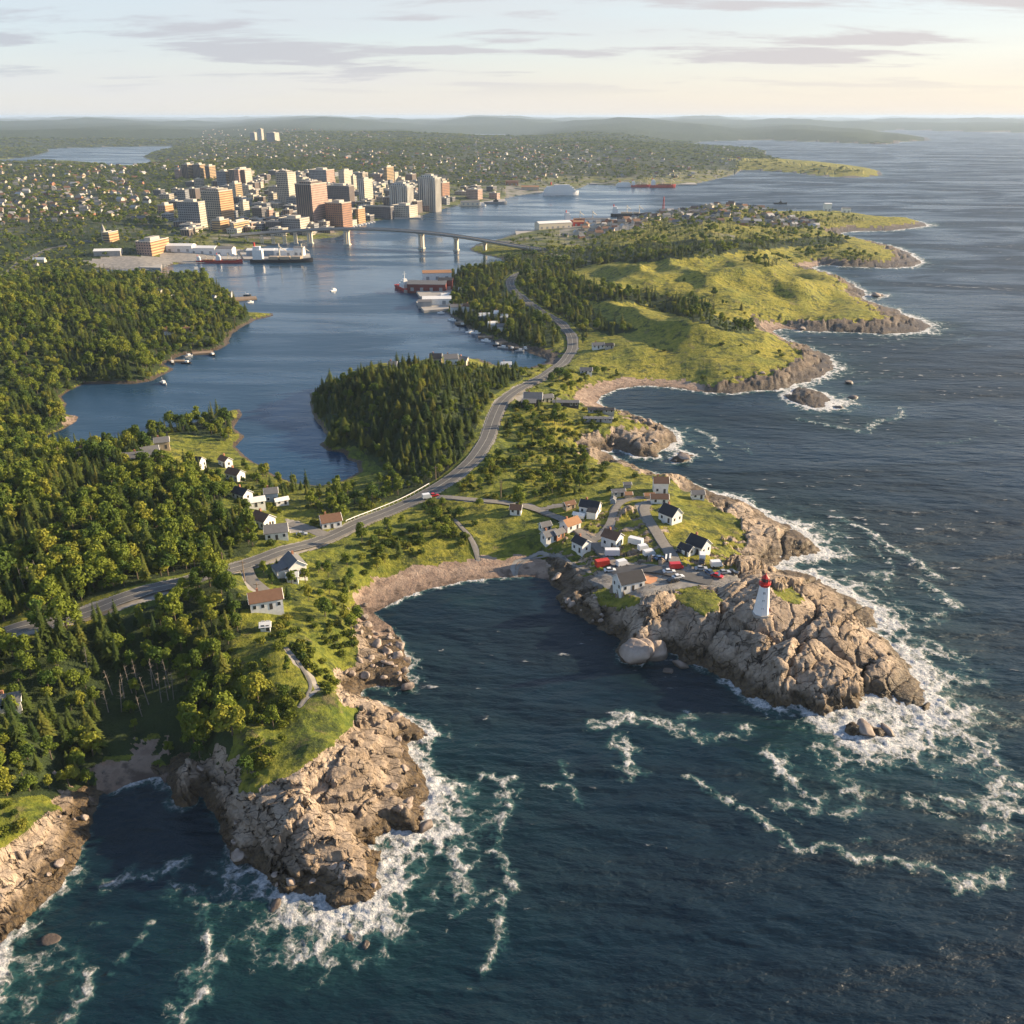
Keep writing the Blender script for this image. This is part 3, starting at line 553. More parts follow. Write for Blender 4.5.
blob = np.zeros(WU.shape)
for cx, cy, ax, ay, s in BLOBS: blob = np.maximum(blob, s*np.exp(-((WU-cx)/ax)**2-((WV-cy)/ay)**2))
foam = np.clip(np.maximum(foam, seg) + blob*0.5, 0, 1.3)
teal = np.clip(np.exp(-wd/22.0)*np.clip(fw/9, 0, 1.2)*0.9 + blob*0.7 + 0.5*sstep(0.4, 0, np.hypot((WU-470)/110, (WV-600)/40)), 0, 1)
shel = (1-sstep(0.05, 1.2, fw))
wi = (np.arange(WU.shape[0]-1)[:, None]*WU.shape[1] + np.arange(WU.shape[1]-1)[None, :]).ravel()
wf = np.stack([wi, wi+WU.shape[1], wi+WU.shape[1]+1, wi+1], 1)
ok = (resample(Z, WU, WV) < 3.5).ravel(); wf = wf[ok[wf].any(1)]
surf = np.clip(foam*1.2-0.35, 0, 1)*np.clip(fw/8, 0, 1)*(WV > 350)
WZ = surf*(0.9*np.abs(fbm(WX/4.5, WY/4.5, 4, .6, 501)) + 0.25) + np.where(WV > 470, 0.30*fbm(WX/16+WY/40, WY/7, 3, .5, 521), 0)*(1-np.clip(1-fw/4, 0, 1))
wverts = np.stack([WX.ravel(), WY.ravel(), WZ.ravel()], 1)
n0 = len(wverts); B = 90000.0
wverts = np.vstack([wverts, [[-B, -B, -1.2], [B, -B, -1.2], [B, B, -1.2], [-B, B, -1.2]]]); wf = np.vstack([wf, [[n0, n0+1, n0+2, n0+3]]])
wm, nd, lk, b = newmat('sea_water')
oc = nd.new('ShaderNodeTexCoord').outputs['Object']
A = lambda nm: attr(nd, nm)
sx_ = nd.new('ShaderNodeSeparateXYZ'); lk.new(oc, sx_.inputs[0])
w1 = tex(nd, lk, 'noise', 0.055, sc3=(0.55, 1.5, 1), rot=(0, 0, 0.45), detail=3, rough=0.5)
w2_ = tex(nd, lk, 'noise', 0.20, sc3=(0.55, 1.4, 1), rot=(0, 0, 0.55), detail=4, rough=0.55)
w3 = tex(nd, lk, 'noise', 0.8, sc3=(0.7, 1.3, 1), rot=(0, 0, 0.3), detail=4, rough=0.6)
sh = A('shelter'); opn = mth(nd, lk, 'SUBTRACT', 1.0, mth(nd, lk, 'MULTIPLY', sh, 0.86))
hh = mth(nd, lk, 'ADD', mth(nd, lk, 'MULTIPLY', w1.outputs['Fac'], 4.2), mth(nd, lk, 'ADD', mth(nd, lk, 'MULTIPLY', w2_.outputs['Fac'], 1.6), mth(nd, lk, 'MULTIPLY', w3.outputs['Fac'], 0.26)))
hh = mth(nd, lk, 'SUBTRACT', hh, 3.13)
hh = mth(nd, lk, 'MULTIPLY', mth(nd, lk, 'MULTIPLY', hh, opn), A('lod'))
gust = tex(nd, lk, 'noise', 0.006, sc3=(0.5, 1.6, 1), rot=(0, 0, -0.5), detail=5, rough=0.6, dist=1.6)
hh = mth(nd, lk, 'MULTIPLY', hh, ramp(nd, lk, gust.outputs['Fac'], 0.40, 0.60, 0.7, 1.2))
# foam lace
lw = tex(nd, lk, 'noise', 0.25, detail=3); lv = nd.new('ShaderNodeVectorMath'); lv.operation = 'SCALE'; lv.inputs['Scale'].default_value = 5.0; lk.new(lw.outputs['Color'], lv.inputs[0])
la = nd.new('ShaderNodeVectorMath'); la.operation = 'ADD'; lk.new(oc, la.inputs[0]); lk.new(lv.outputs[0], la.inputs[1])
l1 = tex(nd, lk, 'voronoi', 0.16, vec=la.outputs[0], feat='DISTANCE_TO_EDGE'); l2 = tex(nd, lk, 'voronoi', 0.45, vec=la.outputs[0], feat='DISTANCE_TO_EDGE'); l3 = tex(nd, lk, 'noise', 0.33, detail=8, rough=0.72)
lace = mth(nd, lk, 'ADD', mth(nd, lk, 'MULTIPLY', ramp(nd, lk, l1.outputs['Distance'], 0.0, 0.28, 1.0, 0.0), 0.42), mth(nd, lk, 'MULTIPLY', ramp(nd, lk, l2.outputs['Distance'], 0.0, 0.25, 1.0, 0.0), 0.20))
lace = mth(nd, lk, 'ADD', lace, mth(nd, lk, 'MULTIPLY', ramp(nd, lk, l3.outputs['Fac'], 0.32, 0.70), 0.46))
fa = A('foam')
fm = ramp(nd, lk, mth(nd, lk, 'ADD', mth(nd, lk, 'MULTIPLY', fa, 0.95), lace), 1.12, 1.62)
# scattered whitecaps out at sea
cap = ramp(nd, lk, mth(nd, lk, 'ADD', w2_.outputs['Fac'], mth(nd, lk, 'MULTIPLY', gust.outputs['Fac'], 0.6)), 0.975, 1.07)
cap = mth(nd, lk, 'MULTIPLY', mth(nd, lk, 'MULTIPLY', cap, 0.55), mth(nd, lk, 'SUBTRACT', 1.0, sh))
fm = mth(nd, lk, 'MAXIMUM', fm, cap)
deep0 = mixc(nd, lk, sh, (0.0015, 0.0115, 0.0215), (0.014, 0.046, 0.088))
deep = mixc(nd, lk, A('teal'), deep0, (0.006, 0.027, 0.029))
deep = mixc(nd, lk, mth(nd, lk, 'MULTIPLY', ramp(nd, lk, mth(nd, lk, 'ADD', mth(nd, lk, 'MULTIPLY', fa, 1.0), lace), 0.78, 1.25), ramp(nd, lk, fa, 0.12, 0.5)), deep, (0.022, 0.070, 0.068))
l4 = tex(nd, lk, 'noise', 1.1, detail=6, rough=0.7)
foamc = mixc(nd, lk, ramp(nd, lk, l4.outputs['Fac'], 0.35, 0.6), (0.36, 0.42, 0.47), (0.82, 0.82, 0.82))
lk.new(mixc(nd, lk, fm, deep, foamc), b.inputs['Base Color'])
b.inputs['IOR'].default_value = 1.33
rg = mth(nd, lk, 'MULTIPLY_ADD', mth(nd, lk, 'SUBTRACT', 1.0, sh), 0.15, ramp(nd, lk, gust.outputs['Fac'], 0.40, 0.60, 0.12, 0.36))
cd = nd.new('ShaderNodeVectorMath'); cd.operation = 'LENGTH'; lk.new(oc, cd.inputs[0])
rg = mth(nd, lk, 'MAXIMUM', rg, fm)
lk.new(rg, b.inputs['Roughness'])
ht = mth(nd, lk, 'ADD', hh, mth(nd, lk, 'MULTIPLY', mth(nd, lk, 'MULTIPLY', fm, l4.outputs['Fac']), 1.6))
bp = bump(nd, lk, b, ht, 1.0, 1.15); lk.new(bp.outputs[0], b.inputs['Normal'])
sea = mesh_obj('water', wverts, wf, wm, smooth=True); tag(sea, kind='structure')
for nme, arr in (('lod', 1/(1+(np.hypot(WX, WY)/1100)**1.3)), ('foam', foam), ('teal', teal), ('shelter', shel)): fattr(sea, nme, np.append(arr.ravel(), [0.0]*4))

# ---------------------------------------------------------------- plants
def leafmat(name, c0, c1, c2, rough=0.7):
    m, nd, lk, b = newmat(name)
    oi = nd.new('ShaderNodeObjectInfo')
    t = tex(nd, lk, 'noise', 1.3, detail=3)
    v = mth(nd, lk, 'ADD', mth(nd, lk, 'MULTIPLY', oi.outputs['Random'], 0.8), mth(nd, lk, 'MULTIPLY', t.outputs['Fac'], 0.4))
    c = mixc(nd, lk, ramp(nd, lk, v, 0.15, 0.75), c0, c1); c = mixc(nd, lk, ramp(nd, lk, v, 0.8, 1.0), c, c2)
    lk.new(c, b.inputs['Base Color']); b.inputs['Roughness'].default_value = rough; b.inputs['Specular IOR Level'].default_value = 0.15
    tr = nd.new('ShaderNodeBsdfTranslucent'); lk.new(c, tr.inputs['Color'])
    mx = nd.new('ShaderNodeMixShader'); mx.inputs[0].default_value = 0.3; lk.new(b.outputs[0], mx.inputs[1]); lk.new(tr.outputs[0], mx.inputs[2])
    out = [n for n in nd if n.type == 'OUTPUT_MATERIAL'][0]; lk.new(mx.outputs[0], out.inputs['Surface'])
    return m
M_CON = leafmat('spruce_needles', (0.034, 0.062, 0.018), (0.10, 0.13, 0.026), (0.16, 0.16, 0.032))
M_BRD = leafmat('broad_leaves', (0.055, 0.10, 0.017), (0.165, 0.205, 0.025), (0.25, 0.25, 0.034))
M_SHR = leafmat('shrub_leaves', (0.045, 0.078, 0.012), (0.130, 0.155, 0.018), (0.21, 0.20, 0.030))
M_BARK = simple('bark', (0.12, 0.095, 0.07), 0.9, var=0.3, scale=2.0)
M_DEAD = simple('dead_wood', (0.20, 0.175, 0.15), 0.9, var=0.3, scale=2.0)
PR = np.random.default_rng(5)
def quads(cen, ax1, ax2):
    """rhombic leaf sprays: centre plus/minus two half axes"""
    n = len(cen); v = np.stack([cen-ax1, cen-ax2*0.9, cen+ax1, cen+ax2], 1).reshape(-1, 3); f = np.arange(n*4).reshape(n, 4); return v, f
def tube(p0, p1, r0, r1, n=6):
    p0 = np.array(p0, float); p1 = np.array(p1, float); d = p1-p0; d /= np.linalg.norm(d); a = np.cross(d, [0, 0, 1] if abs(d[2]) < .9 else [1, 0, 0]); a /= np.linalg.norm(a); c = np.cross(d, a)
    th = np.arange(n)*2*math.pi/n; ring = np.cos(th)[:, None]*a + np.sin(th)[:, None]*c
    v = np.vstack([p0+ring*r0, p1+ring*r1]); f = [(i, (i+1) % n, n+(i+1) % n, n+i) for i in range(n)]
    return v, np.array(f)
def join(parts):
    V = []; F = []; o = 0
    for v, f in parts: V.append(v); F.append(np.asarray(f)+o); o += len(v)
    return np.vstack(V), np.vstack(F)
def conifer(h=9.0, r=1.9, dens=1.0, lean=0.0):
    cs, a1, a2 = [], [], []
    tiers = int(17*dens)
    for t in range(tiers):
        z = h*(0.10+0.88*(t/tiers)**0.92); rr = r*(1-(z/h))**0.85*(0.8+0.35*PR.random())+0.12
        nb = int(8*(0.5+rr/r)) + 2; a0 = PR.random()*6.28
        for k in range(nb):
            a = a0+k*6.283/nb+PR.normal()*0.2; L = rr*(0.7+0.5*PR.random()); d = np.array([math.cos(a), math.sin(a), -0.32-0.2*PR.random()])
            side = np.array([-math.sin(a), math.cos(a), PR.normal()*0.2])
            for q, (s, w) in enumerate(((0.35, 0.30), (0.78, 0.24))):
                cs.append([d[0]*L*s, d[1]*L*s, z+d[2]*L*s+0.1]); a1.append(d*L*0.34); a2.append(side*(w*(0.55+L*0.55)))
    cs = np.array(cs); cs[:, 0] += lean*cs[:, 2]
    top = quads(np.array([[lean*h, 0, h*0.97], [lean*h, 0, h*0.97]]), np.array([[0, 0, h*0.06]]*2), np.array([[0.16, 0, 0], [0, 0.16, 0]]))
    crown = join([quads(cs, np.array(a1), np.array(a2)), top])
    trunk = tube((0, 0, -0.6), (lean*h, 0, h*0.93), 0.17, 0.03)
    return crown, trunk
def broadleaf(h=8.5, r=3.0, ncl=13, nleaf=62, lf=0.36, cz=0.54, shape=(1, 1, .8)):
    cs, a1, a2 = [], [], []; lim = []
    for k in range(ncl):
        d = PR.normal(size=3); d /= np.linalg.norm(d); d[2] = abs(d[2])*1.15-0.55
        c = np.array([0, 0, h*cz]) + d*np.array([r*shape[0]*0.62, r*shape[1]*0.62, h*0.36*shape[2]/0.8])*(0.55+0.55*PR.random()); R = r*(0.30+0.20*PR.random())
        lim.append(c)
        n = PR.normal(size=(nleaf, 3)); n /= np.linalg.norm(n, axis=1)[:, None]; n[:, 2] = np.where(PR.random(nleaf) < 0.7, abs(n[:, 2]), n[:, 2])
        p = c + n*R*(0.65+0.5*PR.random((nleaf, 1)))*np.array([1, 1, 0.85])
        m = n + PR.normal(size=n.shape)*0.55; m /= np.linalg.norm(m, axis=1)[:, None]
        u = np.cross(m, PR.normal(size=n.shape)); u /= np.linalg.norm(u, axis=1)[:, None]; w = np.cross(m, u)
        s = lf*(0.6+0.8*PR.random((nleaf, 1))); cs.append(p); a1.append(u*s); a2.append(w*s*0.75)
    crown = quads(np.vstack(cs), np.vstack(a1), np.vstack(a2))
    tr = [tube((0, 0, -0.6), (0, 0, h*cz*0.9), 0.22, 0.11)]
    for c in lim[:5]: tr.append(tube((0, 0, h*cz*0.5), c, 0.09, 0.03, 4))
    return crown, join(tr)
def dead_tree(h=9):
    tr = [tube((0, 0, -0.6), (0.3, 0.1, h), 0.17, 0.04)]
    for k in range(14):
        z = h*(0.3+0.68*PR.random()); a = PR.random()*6.28; L = 1.6*(1.1-z/h)+0.4
        tr.append(tube((0.03*z, 0, z), (math.cos(a)*L, math.sin(a)*L, z+0.35*L), 0.05, 0.015, 4))
    return join(tr)
CONS = [conifer(9.5, 1.9), conifer(11, 2.1, 1.1, 0.02), conifer(8, 1.75, .9, -0.02), conifer(10, 1.6, 1.0), conifer(8.5, 2.7, 1.25, .01), conifer(7.5, 2.4, 1.1, -.01)]
BRDS = [broadleaf(8.5, 2.9, 18, 50), broadleaf(9.8, 3.3, 22, 50), broadleaf(7.2, 2.5, 14, 50), broadleaf(8.5, 2.3, 12, cz=.55, shape=(1, 1, 1.1)), broadleaf(8, 3.3, 14, shape=(1.1, .8, .75)), broadleaf(11, 2.9, 15, cz=.62, shape=(.9, 1, 1.0)), broadleaf(5.5, 3.2, 12, cz=.5, shape=(1.2, .9, .8))]
SHRS = [broadleaf(2.0, 1.5, 7, 40, 0.24, 0.42), broadleaf(1.7, 1.9, 9, 36, 0.24, 0.40), broadleaf(2.6, 1.4, 7, 44, 0.24, 0.45)]
FARS = [broadleaf(8.5, 3.2, 7, 22, 0.8), broadleaf(8.0, 3.6, 8, 20, 0.85)]
FARC = [conifer(9.5, 2.2, .45), conifer(9.5, 2.0, .5, .02)]
protos = bpy.data.collections.new('plant_library')
def meshdata(name, part, mat):
    me = mesh_obj(name, part[0], part[1], mat, link=False).data; return me
def proto(name, crown, trunk, mat):
    v, f = join([crown, trunk]); fm_ = np.array([0]*len(crown[1])+[1]*len(trunk[1]))
    o = mesh_obj(name, v, f, [mat, M_BARK], fmat=fm_, link=False); protos.objects.link(o); return o
pl = []
for i, (c, t) in enumerate(CONS): pl.append(proto('a%02d_spruce' % i, c, t, M_CON))
for i, (c, t) in enumerate(BRDS): pl.append(proto('b%02d_tree' % i, c, t, M_BRD))
for i, (c, t) in enumerate(SHRS): pl.append(proto('c%02d_shrub' % i, c, t, M_SHR))
for i, (c, t) in enumerate(FARC): pl.append(proto('d%02d_spruce' % i, c, t, M_CON))
for i, (c, t) in enumerate(FARS): pl.append(proto('e%02d_tree' % i, c, t, M_BRD))
NC, NB, NS = len(CONS), len(BRDS), len(SHRS)
# --- scatter on jittered world grids, coarser with distance
R_ = np.random.default_rng(77)
cand = []
for d0, d1, s, sw in ((0, 330, 3.7, 1.0), (330, 560, 4.0, 1.0), (560, 1000, 5.4, 1.1), (1000, 1700, 8.5, 1.25), (1700, 3000, 13, 1.9), (3000, 6500, 24, 3.4)):
    xs = np.arange(-d1*0.66, d1*0.66, s); ys = np.arange(max(30, d0*0.8), d1, s)
    X, Y = np.meshgrid(xs, ys); X = X+R_.uniform(-.48, .48, X.shape)*s; Y = Y+R_.uniform(-.48, .48, X.shape)*s
    D = np.hypot(X, Y); u, v = project(X, Y, 0.0)
    k = (D >= d0) & (D < d1) & (u > -200) & (u < 1200) & (v < 1040) & (v > 119)
    X, Y, D, u, v = X[k], Y[k], D[k], u[k], v[k]
    den = resample(fden, u, v); con = resample(fcon, u, v); z = resample(Z, u, v)
    patch = fbm(X/28, Y/28, 3, off=101); gap = fbm(X/16, Y/16, 2, off=131)
    k = (R_.random(len(X)) < den*np.clip(1.2+gap*0.7, 0.45, 1.0)) & (z > 0.6)
    if d0 > 1500: k &= R_.random(len(X)) < 0.9
    X, Y, D, con, z, patch, den = X[k], Y[k], D[k], con[k], z[k], patch[k], den[k]
    isc = (con + patch*0.9 + R_.normal(0, .16, len(X))) > 0.5
    sc = np.clip(R_.normal(0.84, 0.24, len(X)), 0.42, 1.45)*np.clip(0.72+den*0.3, .6, 1)
    lift = np.clip(fbm(X/60, Y/60, 2, off=141)*0.3, -.2, .25); sc = sc*(1+lift)
    uu_, vv_ = project(X, Y, z); kn = (uu_ > 308) & (uu_ < 525) & (vv_ > 360) & (vv_ < 500); sc = np.where(kn, sc*.74, sc)
    swk = np.where(kn & (isc > .5), 1.5, 1.0)
    cand.append(np.stack([X, Y, z, D, isc.astype(float), sc, sc*sw*swk], 1))
TR = np.vstack(cand)
# hand placed dead stand in the ravine and single trees on the slopes
tu, tv = project(TR[:, 0], TR[:, 1], TR[:, 2])
ravine = inside([(98,676),(182,676),(186,756),(160,752),(108,757),(96,735)], tu, tv)
TR = TR[~(ravine & (R_.random(len(TR)) < 0.85))]
tu, tv = project(TR[:, 0], TR[:, 1], TR[:, 2]+3)
infr = (tu > 4) & (tu < 1020) & (tv < 1020)
print('trees', len(TR))
def zone(u, v):
    if v > 640 and u < 215: return ('on the shady slope above the left cove', 'trees above the left cove')
    if u < 262 and v > 585: return ('in the wood below the coastal road', 'trees of the wood below the coastal road')
    if u < 262 and v > 470: return ('in the left forest above the coastal road', 'trees of the left forest')
    if u < 265: return ('by the left shore of the inlet', 'trees by the left shore')
    if v > 560: return ('between the two roadside houses and the sandy beach', 'trees beside the sandy beach')
    if u > 440 and v > 400: return ('on the slope between the coastal road and the village', 'trees on the slope behind the village')
    if u < 540 and v < 475: return ('on the wooded round point in the lagoon', 'trees of the round point')
    if v < 400: return ('behind the lagoon along the winding road', 'trees along the winding road')
    return ('between the lagoon and the coastal road', 'trees between lagoon and road')
def empty(name, loc, rz=0.0):
    o = bpy.data.objects.new(name, None); ROOT.objects.link(o); o.location = loc; o.rotation_euler = (0, 0, rz); o.empty_display_size = 0.5; return o
con_me = [(meshdata('crown', c, M_CON), meshdata('trunk', t, M_BARK)) for c, t in CONS]
brd_me = [(meshdata('crown', c, M_BRD), meshdata('trunk', t, M_BARK)) for c, t in BRDS]
shr_me = [(meshdata('foliage', c, M_SHR), meshdata('stem', t, M_BARK)) for c, t in SHRS]
def put(name, me2, loc, rz, sc, label, cat, group, parts=('crown', 'trunk'), wide=1.0):
    r = empty(name, loc, rz); r.scale = (sc*wide, sc*wide, sc)
    for n, m in zip(parts, me2):
        o = bpy.data.objects.new(n, m); ROOT.objects.link(o); o.parent = r
    tag(r, label, cat, group); return r
ones = np.zeros(len(TR), bool)
for isc, nm, mes, adj in ((1, 'spruce_tree', con_me, 'pointed dark green spruce'), (0, 'broadleaf_tree', brd_me, 'rounded leafy green tree')):
    idx = np.where((TR[:, 4] == isc) & infr)[0]; idx = idx[np.argsort(TR[idx, 3])][:290]; ones[idx] = True
    for i in idx:
        zl, zg = zone(tu[i], tv[i]); t = TR[i]; c = int(R_.integers(len(mes)))
        put(nm, mes[c], (t[0], t[1], t[2]), R_.random()*6.28, t[5], adj+' '+zl, 'tree', ('spruces: ' if isc else 'leafy trees: ')+zg)
# dead trees
dm = [meshdata('trunk', dead_tree(h), M_DEAD) for h in (8, 9.5, 10.5)]
du = np.concatenate([np.linspace(108, 180, 14)+R_.normal(0, 3, 14), [44, 88, 33, 27]]); dv = np.concatenate([696+R_.uniform(-10, 26, 14), [588, 672, 592, 596]])
X, Y, ZZ = hit(du, dv)
for i in range(len(X)):
    o = bpy.data.objects.new('dead_tree', dm[i % 3]); ROOT.objects.link(o); o.location = (X[i], Y[i], ZZ[i]); o.rotation_euler = (R_.normal()*0.07, R_.normal()*0.07, R_.random()*6.28); o.scale = (1,)*3
    tag(o, 'bare grey dead tree standing in the ravine above the left cove' if i < 14 else 'bare grey dead tree standing out of the left forest', 'dead tree', 'dead trees of the ravine' if i < 14 else 'dead trees of the left forest')
def gn_scatter(name, pts, kind='stuff', label=None, cat=None):
    """pts rows: x, y, z, rotz, sx, sz, index"""
    me = bpy.data.meshes.new(name); me.vertices.add(len(pts)); me.vertices.foreach_set('co', pts[:, :3].astype(np.float32).ravel())
    for nme, tp, arr in (('rz', 'FLOAT', pts[:, 3]), ('idx', 'INT', pts[:, 6])):
        a = me.attributes.new(nme, tp, 'POINT'); a.data.foreach_set('value', arr.astype(np.float32 if tp == 'FLOAT' else np.int32))
    a = me.attributes.new('scl', 'FLOAT_VECTOR', 'POINT'); a.data.foreach_set('vector', np.stack([pts[:, 4], pts[:, 4], pts[:, 5]], 1).astype(np.float32).ravel())
    o = bpy.data.objects.new(name, me); ROOT.objects.link(o)
    ng = bpy.data.node_groups.new(name+'_nodes', 'GeometryNodeTree')
    ng.interface.new_socket('Geometry', in_out='INPUT', socket_type='NodeSocketGeometry'); ng.interface.new_socket('Geometry', in_out='OUTPUT', socket_type='NodeSocketGeometry')
    n = ng.nodes; l = ng.links; gi = n.new('NodeGroupInput'); go = n.new('NodeGroupOutput'); iop = n.new('GeometryNodeInstanceOnPoints'); ci = n.new('GeometryNodeCollectionInfo')
    ci.inputs['Collection'].default_value = protos; ci.inputs['Separate Children'].default_value = True; ci.inputs['Reset Children'].default_value = True
    iop.inputs['Pick Instance'].default_value = True
    def na(nme, dt):
        q = n.new('GeometryNodeInputNamedAttribute'); q.data_type = dt; q.inputs['Name'].default_value = nme; return q.outputs['Attribute']
    l.new(gi.outputs[0], iop.inputs['Points']); l.new(ci.outputs[0], iop.inputs['Instance']); l.new(na('idx', 'INT'), iop.inputs['Instance Index']); l.new(na('scl', 'FLOAT_VECTOR'), iop.inputs['Scale'])
    cx = n.new('ShaderNodeCombineXYZ'); l.new(na('rz', 'FLOAT'), cx.inputs[2]); l.new(cx.outputs[0], iop.inputs['Rotation']); l.new(iop.outputs[0], go.inputs[0])
    o.modifiers.new('scatter', 'NODES').node_group = ng
    tag(o, label, cat, kind=kind); return o
# gather the rest of the wood
rest = TR[~ones]; nr = len(rest); isc = rest[:, 4] > 0.5; farm = rest[:, 3] > 1000
idx = np.where(isc, R_.integers(0, NC, nr), NC+R_.integers(0, NB, nr))
idx = np.where(farm & isc, NC+NB+NS+R_.integers(0, 2, nr), idx); idx = np.where(farm & ~isc, NC+NB+NS+2+R_.integers(0, 2, nr), idx)
pts = np.stack([rest[:, 0], rest[:, 1], rest[:, 2]-0.2, R_.random(nr)*6.28, rest[:, 6], rest[:, 5], idx], 1)
gn_scatter('forest', pts, label='mixed forest of spruces and leafy trees spreading over the coast', cat='forest')
# shrubs
xs = np.arange(-330, 420, 2.6); ys = np.arange(100, 640, 2.6); X, Y = np.meshgrid(xs, ys); X = (X+R_.uniform(-1.2, 1.2, X.shape)).ravel(); Y = (Y+R_.uniform(-1.2, 1.2, Y.shape)).ravel()
u, v = project(X, Y, 0.0); k = (u > -60) & (u < 1080) & (v < 1010); X, Y, u, v = X[k], Y[k], u[k], v[k]
z = resample(Z, u, v); rk = resample(np.maximum(rock, (isbeach > 0)), u, v); pvq = resample(np.maximum(pave, fden > .9), u, v); sdq = resample(SD, u, v)
SHRUBZ = [([(228,640),(345,600),(365,650),(350,700),(300,712),(262,778),(240,790),(220,786)], .6), ([(395,500),(470,500),(480,560),(420,560),(360,585),(350,550)], .35), ([(470,400),(600,410),(610,450),(600,495),(460,500)], .45), ([(240,480),(330,520),(250,570),(215,570)], .3), ([(-60,790),(80,800),(50,835),(-60,870)], .55), ([(290,500),(380,500),(330,560),(230,575)], .18), ([(640,500),(740,500),(740,560),(660,560)], .05), ([(500,360),(640,372),(600,400),(500,400)], .22)]
su, sv = project(X, Y, z); dn = np.full(len(X), 0.012)
for poly, q in SHRUBZ: dn = np.where(inside(poly, su, sv), q, dn)
cl = np.clip(0.55+1.7*fbm(X/14, Y/14, 3, off=211), 0, 1.4)
VX_ = inside([(575,500),(745,500),(745,600),(500,600),(500,505)], su, sv); cl = np.where(VX_, cl*0.25, cl)
RDq = resample(RD, u, v)
k = (R_.random(len(X)) < dn*cl) & (rk < 0.3) & (pvq < 0.2) & (z > 1.0) & (sdq > 3) & (RDq > 7)
S_ = np.stack([X[k], Y[k], z[k], su[k], sv[k]], 1); print('shrubs', len(S_))
S_ = S_[np.argsort(np.hypot(S_[:, 0], S_[:, 1]))]
inf = (S_[:, 3] > 0) & (S_[:, 3] < 1024) & (S_[:, 4] < 1010)
lead = np.where(inf)[0][:220]; m = np.zeros(len(S_), bool); m[lead] = True
for i in lead:
    t = S_[i]; wh = 'on the turf above the left cliff' if t[3] < 200 else ('on the green headland above the granite cliff' if t[4] > 600 else 'on the grassy bank between the road and the beach')
    put('shrub', shr_me[int(R_.integers(3))], (t[0], t[1], t[2]-0.1), R_.random()*6.28, 0.7+0.7*R_.random(), 'low rounded green shrub '+wh, 'shrub', 'shrubs '+wh, ('foliage', 'stem'))
q = S_[~m]; nq = len(q)
s0 = 0.7+0.7*R_.random(nq)
gn_scatter('shrubland', np.stack([q[:, 0], q[:, 1], q[:, 2]-0.1, R_.random(nq)*6.28, s0*1.1, s0, NC+NB+R_.integers(0, NS, nq)], 1), label='low green shrubs scattered over the grassy slopes', cat='shrubs')

# ---------------------------------------------------------------- building kit
class MB:
    def __init__(s): s.v = []; s.f = []; s.m = []
    def add(s, v, f, m=0):
        o = len(s.v); s.v += [tuple(map(float, p)) for p in v]; s.f += [tuple(int(i)+o for i in q) for q in f]; s.m += [m]*len(f); return s
    def box(s, x0, x1, y0, y1, z0, z1, m=0):
        return s.add([(x0,y0,z0),(x1,y0,z0),(x1,y1,z0),(x0,y1,z0),(x0,y0,z1),(x1,y0,z1),(x1,y1,z1),(x0,y1,z1)], [(0,3,2,1),(4,5,6,7),(0,1,5,4),(1,2,6,5),(2,3,7,6),(3,0,4,7)], m)
    def prism(s, pts, z0, z1, m=0, taper=1.0):
        n = len(pts); cx = sum(p[0] for p in pts)/n; cy = sum(p[1] for p in pts)/n
        v = [(x, y, z0) for x, y in pts]+[(cx+(x-cx)*taper, cy+(y-cy)*taper, z1) for x, y in pts]
        return s.add(v, [tuple(range(n-1, -1, -1)), tuple(range(n, 2*n))]+[(i, (i+1) % n, n+(i+1) % n, n+i) for i in range(n)], m)
    def cyl(s, x, y, r, z0, z1, m=0, n=10, r1=None):
        r1 = r if r1 is None else r1
        v = [(x+math.cos(t)*q, y+math.sin(t)*q, z) for q, z in ((r, z0), (r1, z1)) for t in [k*2*math.pi/n for k in range(n)]]
        return s.add(v, [tuple(range(n-1, -1, -1)), tuple(range(n, 2*n))]+[(i, (i+1) % n, n+(i+1) % n, n+i) for i in range(n)], m)
    def bar(s, p, q, r, m=0, n=4):
        v, f = tube(p, q, r, r, n); return s.add(v, f, m)
    def build(s, name, mats, parent=None, loc=None, rz=0.0, smooth=False):
        o = mesh_obj(name, s.v, s.f, mats, parent, smooth, s.m)
        if loc is not None: o.location = loc; o.rotation_euler = (0, 0, rz)
        return o
C = {}
def col(name, rgb, rough=0.6, var=0.14, scale=0.9, metal=0.0, spec=0.3):
    if name not in C: C[name] = simple(name, rgb, rough, metal, var, scale, spec)
    return C[name]
WHITE = col('white_clapboard', (0.74, 0.73, 0.70)); CREAM = col('cream_paint', (0.62, 0.55, 0.42)); TAN = col('tan_wall', (0.46, 0.36, 0.25)); GREY = col('grey_wall', (0.34, 0.34, 0.34)); BLUEG = col('blue_grey_paint', (0.24, 0.30, 0.36))
RBLK = col('black_shingle', (0.035, 0.036, 0.042), .8); RBRN = col('brown_shingle', (0.17, 0.095, 0.06), .85); RGRY = col('grey_shingle', (0.15, 0.15, 0.155), .85); RORG = col('orange_roof', (0.34, 0.18, 0.09), .8); RRED = col('red_roof', (0.42, 0.04, 0.03), .6)
RED = col('red_paint', (0.48, 0.045, 0.03), .5); BRICK = col('brick_wall', (0.36, 0.17, 0.10), .85); CONC = col('concrete', (0.36, 0.34, 0.31), .85); STEEL = col('grey_steel', (0.30, 0.31, 0.32), .5, metal=.3)
WOOD = col('weathered_wood', (0.26, 0.19, 0.13), .85); DARK = col('dark_timber', (0.06, 0.055, 0.05), .8); TRIM = col('white_trim', (0.78, 0.78, 0.77))
gl, nd, lk, b = newmat('window_glass'); b.inputs['Base Color'].default_value = (0.025, 0.032, 0.042, 1); b.inputs['Roughness'].default_value = 0.08; b.inputs['Specular IOR Level'].default_value = 0.9
GLASS = gl
